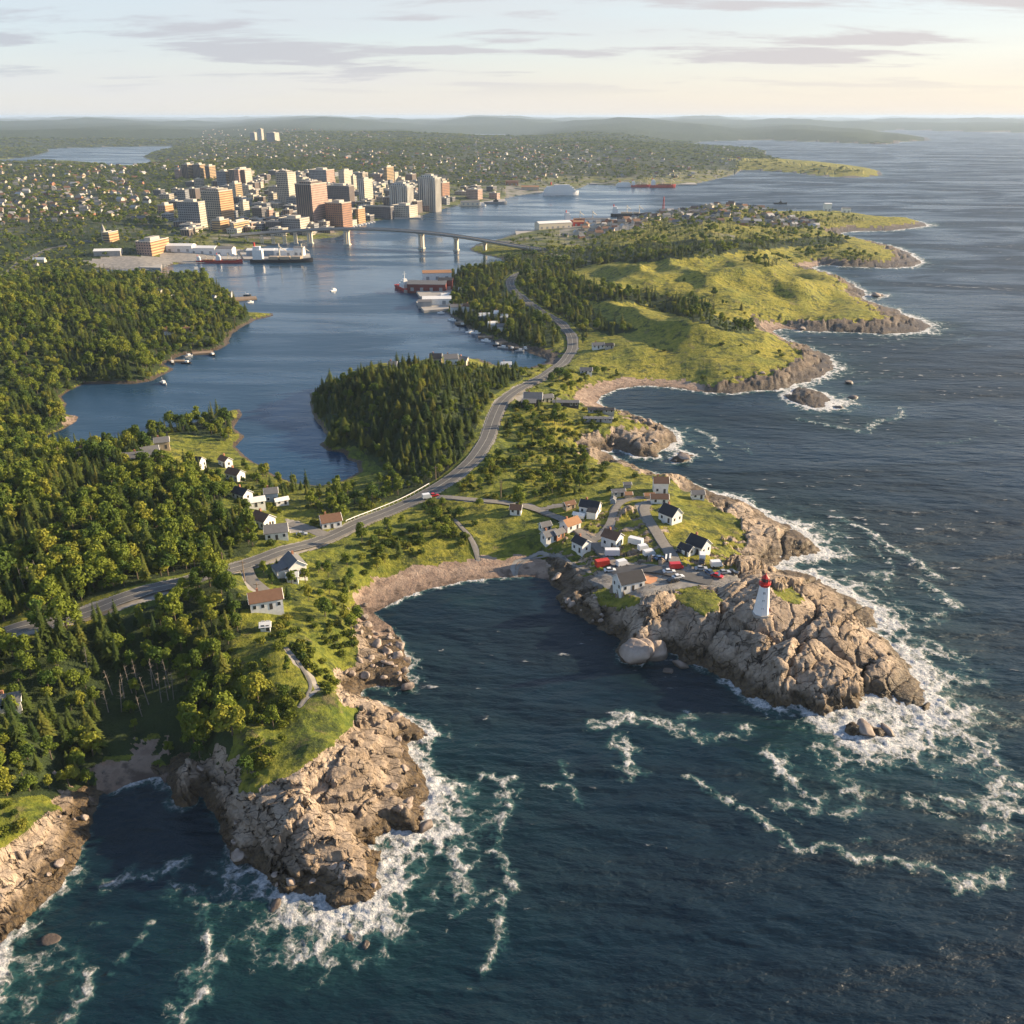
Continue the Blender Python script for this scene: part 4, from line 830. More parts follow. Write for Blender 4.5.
WALLS = dict(white=WHITE, cream=CREAM, tan=TAN, grey=GREY, blue=BLUEG, red=RED, brick=BRICK, dark=DARK, conc=CONC); ROOFS = dict(black=RBLK, brown=RBRN, grey=RGRY, orange=RORG, red=RRED, white=WHITE)
def house(px, py, L, Wd, h, deg, wall, roof, label, cat='house', name='house', ov=0.35, pitch=0.75, chim=True, porch=None, at=None, group=None, windows=True):
    if at is None: X, Y, ZZ = hit(px, py); at = (X[0], Y[0])
    L *= .84; Wd *= .84; h *= .9
    rz = math.radians(deg); cs, sn = math.cos(rz), math.sin(rz)
    cor = [(at[0]+sx*L/2*cs-sy*Wd/2*sn, at[1]+sx*L/2*sn+sy*Wd/2*cs) for sx in (-1, 1) for sy in (-1, 1)]
    gz = ground_z([c[0] for c in cor], [c[1] for c in cor]); z = float(np.percentile(gz, 75)); drop = z-float(gz.min())+0.6
    r = empty(name, (at[0], at[1], z), rz); tag(r, label, cat, group)
    x, y = L/2, Wd/2; ph = y*pitch
    w = MB(); w.add([(-x,-y,-drop),(x,-y,-drop),(x,y,-drop),(-x,y,-drop),(-x,-y,h),(x,-y,h),(x,y,h),(-x,y,h),(-x,0,h+ph),(x,0,h+ph)], [(0,3,2,1),(0,1,5,4),(2,3,7,6),(1,2,6,9,5),(3,0,4,8,7)])
    w.build('wall', WALLS[wall], r)
    q = MB(); t = 0.16; ox = x+ov; oy = y+ov; k = ph/y; zo = h-ov*k+0.05; zt = h+ph+0.05
    for s in (-1, 1):
        q.add([(-ox,s*oy,zo),(ox,s*oy,zo),(ox,0,zt),(-ox,0,zt),(-ox,s*oy,zo+t),(ox,s*oy,zo+t),(ox,0,zt+t),(-ox,0,zt+t)], [(0,1,2,3),(4,7,6,5),(0,4,5,1),(1,5,6,2),(2,6,7,3),(3,7,4,0)])
    rf = q.build('roof', ROOFS[roof], r)
    for e in (-1, 1):
        fb = MB()
        for s in (-1, 1): fb.bar((e*(ox+.02), s*oy, zo+.05), (e*(ox+.02), 0, zt+.05), 0.10)
        fb.build('bargeboard', TRIM, rf)
    if chim: MB().box(-x*.45-.35, -x*.45+.35, 0.1, 0.8, h+ph*.5, h+ph+1.0).build('chimney', BRICK, rf)
    if windows:
        fl = max(1, int(h//2.7)); nwx = max(2, int(L//2.4)); nwy = max(1, int(Wd//2.6))
        for f in range(fl):
            zc = 0.95+f*2.7
            for i in range(nwx):
                xc = -x+(i+.5)*L/nwx
                for s in (-1, 1):
                    if s == -1 and f == 0 and i == nwx//2:
                        MB().box(xc-.5, xc+.5, -y-.06, -y+.05, 0.0, 2.1).build('door', DARK, r); continue
                    wd = MB().box(xc-.5, xc+.5, s*y-.05, s*y+.05, zc, zc+1.25).build('window', GLASS, r)
                    MB().box(xc-.62, xc+.62, s*y-.035, s*y+.035, zc-.14, zc-.001).box(xc-.62, xc+.62, s*y-.035, s*y+.035, zc+1.251, zc+1.40).box(xc-.62, xc-.501, s*y-.035, s*y+.035, zc, zc+1.25).box(xc+.501, xc+.62, s*y-.035, s*y+.035, zc, zc+1.25).build('frame', TRIM, wd)
            for j in range(nwy):
                yc = -y+(j+.5)*Wd/nwy
                for s in (-1, 1): MB().box(s*x-.05, s*x+.05, yc-.45, yc+.45, zc, zc+1.25).build('window', GLASS, r)
    if porch:
        dx, pw, pd, phh = porch   # lean-to or annex on the -y side
        MB().box(dx-pw/2, dx+pw/2, -y-pd, -y-.01, -drop, phh).build('annex', WALLS[wall], r)
        MB().add([(dx-pw/2-.2,-y-pd-.3,phh),(dx+pw/2+.2,-y-pd-.3,phh),(dx+pw/2+.2,-y-.02,phh+pd*.3),(dx-pw/2-.2,-y-.02,phh+pd*.3),(dx-pw/2-.2,-y-pd-.3,phh+.15),(dx+pw/2+.2,-y-pd-.3,phh+.15),(dx+pw/2+.2,-y-.02,phh+pd*.3+.15),(dx-pw/2-.2,-y-.02,phh+pd*.3+.15)], [(0,3,2,1),(4,5,6,7),(0,1,5,4),(1,2,6,5),(2,3,7,6),(3,0,4,7)]).build('annex_roof', ROOFS[roof], r)
    return r
# village on the headland
V = 'houses of the headland village'
house(516, 514, 5.5, 4.5, 2.6, -8, 'white', 'brown', 'small white cottage with brown roof at the start of the village lane', group=V, chim=False)
house(549, 541, 6.5, 5, 2.8, 30, 'white', 'grey', 'pale grey-roofed cottage left of the orange-roofed house', group=V)
house(545, 530, 5, 4, 2.5, 25, 'white', 'grey', 'tiny white cottage with a grey roof between lane and orange-roofed house', group=V, chim=False)
house(558, 538, 5, 4, 2.5, 40, 'brick', 'grey', 'small brick-red shed against the orange-roofed house', 'shed', 'shed', chim=False)
house(570, 530, 8.5, 6, 3.0, 38, 'white', 'orange', 'white house with a bright orange roof below the lane', group=V)
house(590, 515, 9.5, 6.5, 3.6, -22, 'white', 'black', 'white L-shaped house with black roof inside the lane bend', group=V, porch=(2.2, 4, 3, 2.6))
house(579, 518, 5.5, 2.2, 1.6, -25, 'white', 'white', 'long low white shed in front of the black-roofed L-shaped house', 'shed', 'shed', chim=False, windows=False)
house(612, 545, 8, 6.5, 4.2, -38, 'white', 'brown', 'white two-storey house with a brown roof beside the car park', group=V)
house(581, 552, 7, 5.5, 4.0, -50, 'white', 'black', 'narrow white house with black roof on the lawn above the footpath', group=V)
house(628, 590, 11, 8, 3.6, 22, 'white', 'black', 'large low building with dark roof and orange deck by the granite shore', 'building', 'building', chim=False)
house(660, 492, 7.5, 6, 5.4, -2, 'white', 'brown', 'tall white two-storey house with brown roof at the end of the upper lane', group=V)
house(659, 503, 8.5, 4.5, 2.9, -2, 'white', 'brown', 'white brown-roofed annex house directly in front of the tall house', group=V, chim=False)
house(670, 521, 8.5, 7.5, 3.6, -50, 'white', 'black', 'white house with steep black roof on the green slope above the lot', group=V, pitch=.95)
house(697, 499, 6.5, 4, 2.5, 5, 'white', 'grey', 'lone white shed nearest the ocean side of the headland', 'shed', 'shed', chim=False)
house(698, 551, 8.5, 7, 3.6, -48, 'white', 'black', 'white house with black roof nearest the lighthouse', group=V, pitch=.9)
house(686, 554, 6, 4.5, 2.4, -48, 'white', 'black', 'low white garage with black roof left of the house nearest the lighthouse', 'garage', 'garage', chim=False)
house(618, 496, 6.5, 3.2, 2.3, 8, 'cream', 'grey', 'long cream shed behind the upper lane', 'shed', 'shed', chim=False)
house(628, 498, 3.5, 2.6, 2, 5, 'tan', 'orange', 'tiny orange-roofed hut beside the cream shed', 'hut', 'hut', chim=False, windows=False)
house(627, 488, 3.6, 2.4, 2, 5, 'grey', 'grey', 'tiny grey hut behind the cream shed', 'hut', 'hut', chim=False, windows=False)
house(613, 503, 3, 2.4, 2, 80, 'blue', 'grey', 'small blue-grey hut at the lane fork', 'hut', 'hut', chim=False, windows=False)
house(569, 509, 5.5, 3.5, 2.2, 30, 'tan', 'brown', 'tan shed beside the first lane fork', 'shed', 'shed', chim=False)
house(649, 498, 5, 2.4, 1.6, 5, 'tan', 'orange', 'low tan hut left of the tall white house', 'hut', 'hut', chim=False, windows=False)
# strip towards the curved beach
MBp = 'buildings above the curved beach'
house(533, 405, 12, 9, 4.5, -5, 'dark', 'grey', 'large dark timber house above the curved beach', group=MBp, porch=(-2, 8, 4, 3))
house(546, 402, 9, 5, 3.0, 20, 'cream', 'grey', 'cream wing beside the large dark timber house', group=MBp, chim=False)
house(566, 406, 17, 5, 2.6, -3, 'dark', 'grey', 'long dark bunker-like shed behind the curved beach', 'shed', 'shed', chim=False, pitch=.4)
house(601, 413, 17, 4.5, 2.4, -2, 'grey', 'black', 'long low grey shed above the rocky point', 'shed', 'shed', chim=False, pitch=.4)
house(598, 421, 18, 4, 2.2, -2, 'grey', 'grey', 'lower long grey shed with pale roof on the rocky point', 'shed', 'shed', chim=False, pitch=.35)
house(586, 375, 9, 5, 2.4, -2, 'white', 'grey', 'low white building by the short driveway under the green hills', chim=False)
house(598, 349, 10, 5, 2.6, 5, 'white', 'grey', 'white farmhouse in a clump of trees on the green hills', at=None)
house(609, 349, 7, 4, 2.4, 5, 'grey', 'black', 'dark barn next to the farmhouse on the green hills', 'barn', 'barn', chim=False)
# settlement by the lagoon and the road
H2 = 'houses by the lagoon'
house(86, 462, 9, 7, 5, -15, 'brick', 'black', 'dark house with a brick-red wall, leftmost of the lagoon settlement', group=H2)
house(118, 463, 10, 6, 3, 12, 'white', 'grey', 'white cottage with two dormers left of the long grey roof', group=H2)
house(143, 462, 15, 7, 3, 18, 'cream', 'grey', 'long building with pale grey roof on the lagoon slope', group=H2)
house(163, 449, 8, 6, 4, 20, 'tan', 'grey', 'tan house beside the sunlit green mound', group=H2)
house(151, 456, 9, 5, 2.8, 25, 'blue', 'grey', 'blue-grey shed behind the long building', 'shed', 'shed', chim=False)
house(197, 468, 8, 6.5, 3.6, -15, 'white', 'black', 'white house with a big sunlit gable below the green mound', group=H2)
house(226, 466, 7, 5, 3.6, -40, 'white', 'brown', 'white brown-roofed house nearest the lagoon tip', group=H2)
house(236, 480, 9, 6, 3.6, -30, 'white', 'brown', 'white gabled house with brown roof above the drive-side lawn', group=H2)
house(243, 500, 9, 6, 3.2, -35, 'white', 'black', 'white house with black roof and round bay among the trees', group=H2)
house(256, 508, 9, 4.5, 2.6, 25, 'white', 'white', 'low white-roofed outbuilding beside the round-bay house', 'outbuilding', 'outbuilding', chim=False)
house(272, 501, 6.5, 5.5, 4.5, 15, 'blue', 'grey', 'small tall blue-grey house among trees south of the lagoon', group=H2)
house(282, 505, 6.5, 3, 2.4, 30, 'white', 'white', 'white-roofed shed right of the tall blue-grey house', 'shed', 'shed', chim=False)
house(264, 526, 9, 7, 3.8, -35, 'white', 'brown', 'house with brown hipped roof above the grey-roofed roadside house', group=H2)
house(277, 538, 10, 7, 3.4, 15, 'white', 'grey', 'white roadside house with broad grey roof left of the driveway', group=H2)
house(331, 526, 9.5, 7, 3.4, 22, 'white', 'brown', 'white house with brown roof right of the driveway by the road', group=H2)
house(295, 574, 10, 7.5, 4.6, -58, 'white', 'grey', 'large white house with crossed grey gables below the road', group=H2, porch=(0, 6, 4, 3.2))
house(293, 582, 4.5, 3.5, 2.2, 10, 'white', 'white', 'small white garden shed in front of the crossed-gable house', 'shed', 'shed', chim=False)
house(267, 610, 12, 7, 3.6, 20, 'white', 'brown', 'long white house with brown roof on the lawn above the headland', group=H2)
house(266, 630, 3.4, 3, 1.8, 10, 'white', 'white', 'little white shed on the lawn below the long brown-roofed house', 'shed', 'shed', chim=False)
house(12, 710, 7, 5, 3, 20, 'white', 'grey', 'white cottage in the clearing at the left edge of the wood', group=H2)
house(436, 363, 9, 7, 4, 0, 'tan', 'black', 'tan house with flat dark roof at the back of the round point', group='houses on the round point')
house(451, 364, 10, 7, 4.5, 10, 'white', 'grey', 'white chimneyed house at the back of the round point', group='houses on the round point')
house(463, 365, 8, 6, 3.4, -20, 'cream', 'grey', 'cream grey-roofed house, rightmost of the trio on the round point', group='houses on the round point')
house(506, 366, 8, 5, 3, 0, 'white', 'white', 'white-roofed cottage between the lagoon end and the road')
house(393, 372, 6, 5, 5, 0, 'blue', 'grey', 'blue-grey cabin hidden among the spruces of the round point')
L3 = 'houses by the left shore'
for px, py, L, wc, rc, lb in ((150,294,9,'white','brown','white house left of three in the clearing of the left wood'),(159,295,7,'cream','grey','cream house in the middle of three in the left wood clearing'),(169,295,10,'white','grey','white long house right of three in the left wood clearing'),
  (170,334,9,'white','brown','white gabled house half hidden near the left shore'),(188,334,8,'cream','brown','brown-roofed house near the tip of the left shore'),(184,281,12,'white','grey','pale-roofed boathouse on the north side of the left wood'),
  (213,301,8,'white','grey','white boathouse by the small wooden jetty'),(221,303,7,'cream','brown','cream boathouse with brown roof by the small wooden jetty'),(229,297,7,'grey','grey','grey shed at the tip above the wooden jetty'),(40,262,16,'cream','white','white-roofed hall at the far left field'),(33,268,14,'grey','grey','grey-roofed barn at the far left field')):
    house(px, py, L, 6.5, 3.2, random.Random(px).uniform(-25, 25), wc, rc, lb, group=L3, windows=False)
L4 = 'houses on the east harbour shore'
for px, py, L, wc, rc, lb in ((463,294,9,'white','white','white shed under the trees behind the red warehouse'),(457,312,13,'white','grey','long white boat shed on the east harbour shore'),(470,311,14,'white','brown','long white boat shed with brown roof on the east harbour shore'),(446,299,11,'white','white','white quayside shed below the red warehouse'),
  (484,320,11,'blue','white','pale-roofed shed in the trees above the mooring'),(493,329,9,'white','white','white cottage above the mooring'),(501,331,7,'white','grey','white cottage at the right end of the mooring'),(504,321,7,'blue','white','blue-grey cottage set back above the mooring'),(497,317,5,'white','white','small white hut above the mooring')):
    house(px, py, L, 6.5, 3.6, random.Random(px).uniform(-20, 20), wc, rc, lb, group=L4, windows=False)
# deck of the big low building
X, Y, ZZ = hit(650, 581)
dk = MB().box(-4, 4, -3, 3, -0.8, 0.25); dk.build('terrace', [col('orange_deck', (0.50, 0.25, 0.13))], None, (X[0], Y[0], ZZ[0]+.1), math.radians(-35)); tag(bpy.data.objects['terrace'], 'orange-tan paved terrace beside the large low building', 'terrace')

# ---------------------------------------------------------------- lighthouse
X, Y, ZZ = hit(761, 613); lhz = float(ground_z(X, Y)[0])
LH = empty('lighthouse', (X[0], Y[0], lhz-0.6), math.radians(12)); tag(LH, 'white octagonal lighthouse with a red lantern on the granite headland', 'lighthouse'); LH.scale = (.93, .93, .93)
oct_ = lambda r: [(r*math.cos(math.radians(22.5+45*k)), r*math.sin(math.radians(22.5+45*k))) for k in range(8)]
MB().prism(oct_(3.1), -2, 0.7).build('foundation', CONC, LH)
MB().prism(oct_(2.75), 0.7, 11.2, taper=0.60).build('tower', col('lighthouse_white', (0.80, 0.80, 0.79), .55, var=.06), LH)
MB().prism(oct_(1.7), 11.2, 11.9, taper=1.2).prism(oct_(2.05), 11.9, 12.2).build('gallery', col('lighthouse_red', (0.52, 0.035, 0.03), .45), LH)
rl = MB()
for k in range(8):
    a = oct_(1.95)[k]; b_ = oct_(1.95)[(k+1) % 8]; rl.bar((*a, 12.2), (*a, 13.2), .04)
    for z in (12.7, 13.2): rl.bar((*a, z), (*b_, z), .035)
rl.build('railing', C['lighthouse_red'], LH)
MB().prism(oct_(1.3), 12.2, 12.9).build('lantern_base', C['lighthouse_red'], LH)
ln = MB().prism(oct_(1.22), 12.9, 14.3).build('lantern_glass', GLASS, LH)
mu = MB()
for a in oct_(1.27): mu.bar((*a, 12.9), (*a, 14.3), .05)
mu.build('glazing_bar', C['lighthouse_red'], LH)
MB().prism(oct_(1.4), 14.3, 15.6, taper=0.12).cyl(0, 0, .18, 15.5, 15.95).bar((0, 0, 15.9), (0, 0, 16.9), .04).build('lantern_roof', C['lighthouse_red'], LH)
for a, z in ((-112, 3.2), (-112, 6.2), (-112, 9.0), (68, 5)):
    t = math.radians(a); rr_ = 2.75*math.cos(math.radians(22.5))*(1-0.4*(z-0.7)/10.5); nx, ny = math.cos(t), math.sin(t)
    m_ = MB().box(-.06, .08, -.32, .32, -.5, .5); o = m_.build('window', GLASS, LH); o.location = (nx*rr_, ny*rr_, z); o.rotation_euler = (0, 0, t)
o = MB().box(-.05, .1, -.5, .5, 0, 2.1).build('door', C['lighthouse_red'], LH); t = math.radians(-22); o.location = (math.cos(t)*2.5, math.sin(t)*2.5, .7); o.rotation_euler = (0, 0, t)

# ---------------------------------------------------------------- roads, draped on the graded ground
def ribbon(name, pts, width, mat, lift, label=None, z_fn=smooth_z, step=2.5, kind='structure'):
    p = np.asarray(pts, float); seg = np.hypot(*np.diff(p, axis=0).T); s = np.concatenate([[0], np.cumsum(seg)])
    n = max(8, int(s[-1]/step)); t = np.linspace(0, s[-1], n); x = np.interp(t, s, p[:, 0]); y = np.interp(t, s, p[:, 1])
    for _ in range(int(6*10/step)):
        x[1:-1] = (x[:-2]+2*x[1:-1]+x[2:])/4; y[1:-1] = (y[:-2]+2*y[1:-1]+y[2:])/4
    dx = np.gradient(x); dy = np.gradient(y); l = np.hypot(dx, dy); nx, ny = -dy/l, dx/l
    cols = np.linspace(-.5, .5, 5); V_ = []
    zz = np.max([z_fn(x+nx*width*c, y+ny*width*c) for c in (-.5, 0, .5)], axis=0)
    for _ in range(3): zz[1:-1] = np.maximum(zz[1:-1], (zz[:-2]+zz[2:])/2)
    for c in cols: V_.append(np.stack([x+nx*width*c, y+ny*width*c, zz+lift+0.05*(1-4*c*c)], 1))
    V_ = np.stack(V_, 1).reshape(-1, 3); k = len(cols); i = (np.arange(n-1)[:, None]*k+np.arange(k-1)[None, :]).ravel()
    o = mesh_obj(name, V_, np.stack([i, i+1, i+k+1, i+k], 1), mat, smooth=True); tag(o, kind=kind); return o, x, y, zz, nx, ny
ASPH = simple('asphalt', (0.115, 0.112, 0.108), 0.9, var=.18, scale=.35); GRAV = simple('gravel_lane', (0.21, 0.195, 0.175), .95, var=.2, scale=.8); LINE = simple('road_paint', (0.62, 0.60, 0.52), .7, var=.2, scale=2)
_, rxx, ryy, rzz, rnx, rny = ribbon('road', road_w, 7.4, ASPH, .12)
def stripe(off, w, dash=None):
    V_, F_ = [], []
    for i in range(len(rxx)-1):
        if dash and (i % dash[1]) >= dash[0]: continue
        if np.hypot(rxx[i], ryy[i]) > 1100: break
        k = len(V_)
        for j in (i, i+1):
            for s in (-.5, .5): V_.append((rxx[j]+rnx[j]*(off+s*w), ryy[j]+rny[j]*(off+s*w), rzz[j]+.12+.05*(1-4*(off/7.4)**2)+.03))
        F_.append((k, k+1, k+3, k+2))
    return V_, F_
V_, F_ = [], []
for off, w, d in ((-3.35, .10, None), (3.35, .10, None), (0, .12, None)):
    a, f_ = stripe(off, w, d); F_ += [tuple(i+len(V_) for i in q) for q in f_]; V_ += a
tag(mesh_obj('road_marking', V_, F_, LINE), kind='structure')
for (p, w) in lanes_w: ribbon('path' if w < 2.5 else 'lane', p, w, GRAV if w < 5.5 else ASPH, .10, step=1.5)
# guard rail beside the coastal road
gr = MB(); D_ = np.hypot(rxx, ryy); prevp = None
px_, py_ = project(rxx, ryy, rzz)
for i in np.where((px_ > 355) & (px_ < 440) & (py_ > 480) & (py_ < 530))[0]:
    q = (rxx[i]+rnx[i]*5.0, ryy[i]+rny[i]*5.0, rzz[i]); gr.box(q[0]-.1, q[0]+.1, q[1]-.1, q[1]+.1, q[2]-.3, q[2]+.8)
    if prevp: gr.bar((prevp[0], prevp[1], prevp[2]+.65), (q[0], q[1], q[2]+.65), .16)
    prevp = q
tag(gr.build('guard_rail', TRIM), 'pale guard rail along the lagoon side of the coastal road', 'guard rail')
# utility poles
for k, (px, py, hh_, lb) in enumerate(((501,499,8.5,'pale wooden utility pole beside the first stretch of village lane'),(436,481,7,'wooden pole at the road bend above the lane junction'),(61,465,9,'grey utility pole left of the brick-red house'),(82,470,9,'utility pole right in front of the brick-red house'),(165,474,9,'wooden utility pole behind the house with the big sunlit gable'),
   (245,582,8,'pale utility pole at the driveway of the long white house'),(61,628,6.5,'short white post beside the road in the wood'),(224,570,7,'utility pole where the road leaves the wood'),(258,596,5,'white post with sign by the driveway of the long white house'))):
    X, Y, ZZ = hit(px, py); r = empty('utility_pole', (X[0], Y[0], ZZ[0])); tag(r, lb, 'pole', 'poles along the road')
    MB().cyl(0, 0, .19, -.8, hh_, r1=.12).build('pole', WOOD if k != 6 else TRIM, r)
    MB().box(-1.1, 1.1, -.07, .07, hh_-.9, hh_-.72).build('crossarm', WOOD, r)

# ---------------------------------------------------------------- vehicles in the village
def car(px, py, deg, paint, label, L=4.4, kind='car', cat='car'):
    L = L*.80 if L > 4.6 else L
    X, Y, ZZ = hit(px, py); r = empty('parked_'+kind, (X[0], Y[0], ZZ[0]+0.12), math.radians(deg)); tag(r, label, cat, 'vehicles parked in the village')
    w = .9; b0 = MB()
    if kind == 'car':
        prof = [(-L/2,.35),(-L/2,.85),(-L*.28,.95),(L*.22,.92),(L/2,.72),(L/2,.35)]; cab = [(-L*.36,.9),(-L*.26,1.42),(L*.06,1.45),(L*.24,.9)]
    elif kind == 'van':
        w = 1.05; prof = [(-L/2,.4),(-L/2,2.3),(L*.30,2.3),(L*.42,1.3),(L/2,1.1),(L/2,.4)]; cab = None
    else:
        w = 1.2; prof = [(-L/2,.45),(-L/2,2.8),(L*.48,2.8),(L/2,1.6),(L/2,.45)]; cab = None
    def ext(m, pr, w0, w1, ):
        n = len(pr); v = [(x, -w0, z) for x, z in pr]+[(x, w0, z) for x, z in pr]
        m.add(v, [tuple(range(n)), tuple(range(2*n-1, n-1, -1))]+[(i, n+i, n+(i+1) % n, (i+1) % n) for i in range(n)])
    ext(b0, prof, w, w); b0.build('body', paint, r)
    if cab:
        c0 = MB(); ext(c0, cab, w*.84, w); c0.build('cabin', GLASS, r); MB().box(-L*.25, L*.05, -w*.8, w*.8, 1.455, 1.50).build('roof', paint, r)
    else: MB().box(L*.36, L*.43, -w*.88, w*.88, 1.35, 2.05).build('windshield', GLASS, r)
    for sx in (-.31, .31):
        for s in (-1, 1):
            wv_, wf_ = tube((sx*L, s*(w-.12), .33), (sx*L, s*(w+.05), .33), .34, .34, 10)
            m = MB(); m.add(wv_, wf_); m.add(wv_[10:], [tuple(range(10))]); m.add(wv_[:10], [tuple(range(9, -1, -1))]); m.build('wheel', DARK, r)
    for s in (-1, 1): MB().box(L/2-.02, L/2+.03, s*w*.7-.18, s*w*.7+.18, .6, .75).build('headlight', TRIM, r)
    return r
PW = col('white_car_paint', (0.72, 0.73, 0.74), .3, var=.03, spec=.6); PR_ = col('red_car_paint', (0.50, 0.02, 0.02), .3, var=.03, spec=.6); PK = col('black_car_paint', (0.02, 0.02, 0.024), .25, var=.02, spec=.7); PG = col('silver_car_paint', (0.33, 0.35, 0.38), .3, var=.03, spec=.6); PBL = col('blue_car_paint', (0.07, 0.12, 0.22), .3, var=.03, spec=.6)
for a in ((635.5,545,-30,PW,'large white camper at the upper end of the parked row',7,'camper','camper'),(643,552,22,PW,'white van second in the row beside the grassy rock',5.2,'van','van'),(649,556,22,PW,'long white van in the middle of the parked row',5.8,'van','van'),(654,559,20,PG,'silver car near the lower end of the parked row',4.3,'car','car'),(660,560,20,PBL,'blue car at the lower end of the parked row',4.2,'car','car'),
  (676,569,5,PR_,'bright red van in the middle of the car park',6,'van','van'),(669,573,5,PW,'white car in front of the bright red van',4.4,'car','car'),(622,566,25,PW,'white van beside the dark-roofed low building',5.5,'van','van'),(610,572,5,PW,'white car between the red camper and the low building',4.5,'car','car'),(602,568,18,RED,'red camper on the grass edge left of the low building',6.5,'camper','camper'),
  (612,556,0,PW,'long white camper below the brown-roofed two-storey house',7,'camper','camper'),(680,552,60,PK,'black car at the foot of the upper drive',4.4,'car','car'),(702,559,80,PW,'white van with yellowish roof right of the garage',5,'van','van'),(701.5,564,75,PK,'black car in front of the white van by the garage',4.4,'car','car'),(701,570,0,PG,'silver car in front of the black car by the garage',4.4,'car','car'),
  (716,568,5,PW,'white van alone at the seaward side of the lot',5.4,'van','van'),(724,574,10,PG,'silver car nearest the seaward rocks',4.6,'car','car'),(732,574,-20,PK,'black car nearest the seaward rocks',4.4,'car','car'),(710,575,-60,PBL,'blue car on the lower seaward lot',4.3,'car','car'),(717,578,-30,PR_,'red car lowest on the seaward lot',4.2,'car','car'),
  (673,582,20,PK,'black car on the lot edge above the mossy rocks',4.4,'car','car'),(678,579,20,PW,'white car on the lot edge above the mossy rocks',4.3,'car','car'),(434,497,20,PR_,'red car at the lane junction on the coastal road',4.4,'car','car'),(427,499,20,PW,'white van at the lane junction on the coastal road',5,'van','van'),(302,536,12,PG,'silver car on the driveway beside the road',4.4,'car','car')):
    car(a[0], a[1], a[2], a[3], a[4], a[5], a[6], a[7])
for px in (666, 670):
    X, Y, ZZ = hit(px, 559); r = MB().box(-.3, .3, -2, 2, 0, 1.0).build('barrier', TRIM, None, (X[0], Y[0], ZZ[0]), math.radians(-12)); tag(r, 'white concrete barrier %s of two at the end of the parked row' % ('left' if px == 666 else 'right'), 'barrier', 'white barriers')

# ---------------------------------------------------------------- city
def facade(name, base, glass, floor=3.2, bay=3.4, win=(.62, .55), mode='grid'):
    m, nd, lk, b = newmat(name)
    co = nd.new('ShaderNodeTexCoord').outputs['Object']; s = nd.new('ShaderNodeSeparateXYZ'); lk.new(co, s.inputs[0])
    fr = lambda v, p, w: ramp(nd, lk, mth(nd, lk, 'ABSOLUTE', mth(nd, lk, 'SUBTRACT', mth(nd, lk, 'FRACT', mth(nd, lk, 'DIVIDE', v, p)), .5)), w/2-.04, w/2+.04, 1.0, 0.0)
    hx = mth(nd, lk, 'ADD', s.outputs['X'], s.outputs['Y'])
    fz = fr(s.outputs['Z'], floor, win[1]); fx = fr(hx, bay, win[0])
    f = mth(nd, lk, 'MULTIPLY', fz, fx) if mode == 'grid' else (fz if mode == 'bands' else fx)
    g = nd.new('ShaderNodeNewGeometry'); sn_ = nd.new('ShaderNodeSeparateXYZ'); lk.new(g.outputs['Normal'], sn_.inputs[0])
    f = mth(nd, lk, 'MULTIPLY', f, ramp(nd, lk, sn_.outputs['Z'], .4, .6, 1, 0))
    t = tex(nd, lk, 'noise', .08, detail=4); bc = mixc(nd, lk, ramp(nd, lk, t.outputs['Fac'], .3, .7), tuple(c*.85 for c in base), tuple(min(1, c*1.1) for c in base))
    lk.new(mixc(nd, lk, f, bc, glass), b.inputs['Base Color']); lk.new(ramp(nd, lk, f, 0, 1, .8, .15), b.inputs['Roughness']); return m
DG = (0.04, 0.05, 0.065)
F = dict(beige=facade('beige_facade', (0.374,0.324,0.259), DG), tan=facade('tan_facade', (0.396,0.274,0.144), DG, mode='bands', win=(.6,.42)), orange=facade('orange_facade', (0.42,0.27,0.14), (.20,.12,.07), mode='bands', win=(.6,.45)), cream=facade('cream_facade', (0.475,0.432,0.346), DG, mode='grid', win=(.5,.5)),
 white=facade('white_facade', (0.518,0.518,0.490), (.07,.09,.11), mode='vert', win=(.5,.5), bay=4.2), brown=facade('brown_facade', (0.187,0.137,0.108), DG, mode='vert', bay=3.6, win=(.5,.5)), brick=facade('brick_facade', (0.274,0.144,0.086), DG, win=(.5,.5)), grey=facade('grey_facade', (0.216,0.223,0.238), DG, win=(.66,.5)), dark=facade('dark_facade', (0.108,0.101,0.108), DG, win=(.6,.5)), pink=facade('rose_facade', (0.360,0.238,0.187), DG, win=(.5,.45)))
ROOFM = col('flat_roof', (0.24, 0.235, 0.225), .9); PENT = col('penthouse_wall', (0.42, 0.39, 0.34), .8)
def world_at(px, py):
    X, Y, ZZ = hit(px, py); return float(X[0]), float(Y[0]), float(ZZ[0])
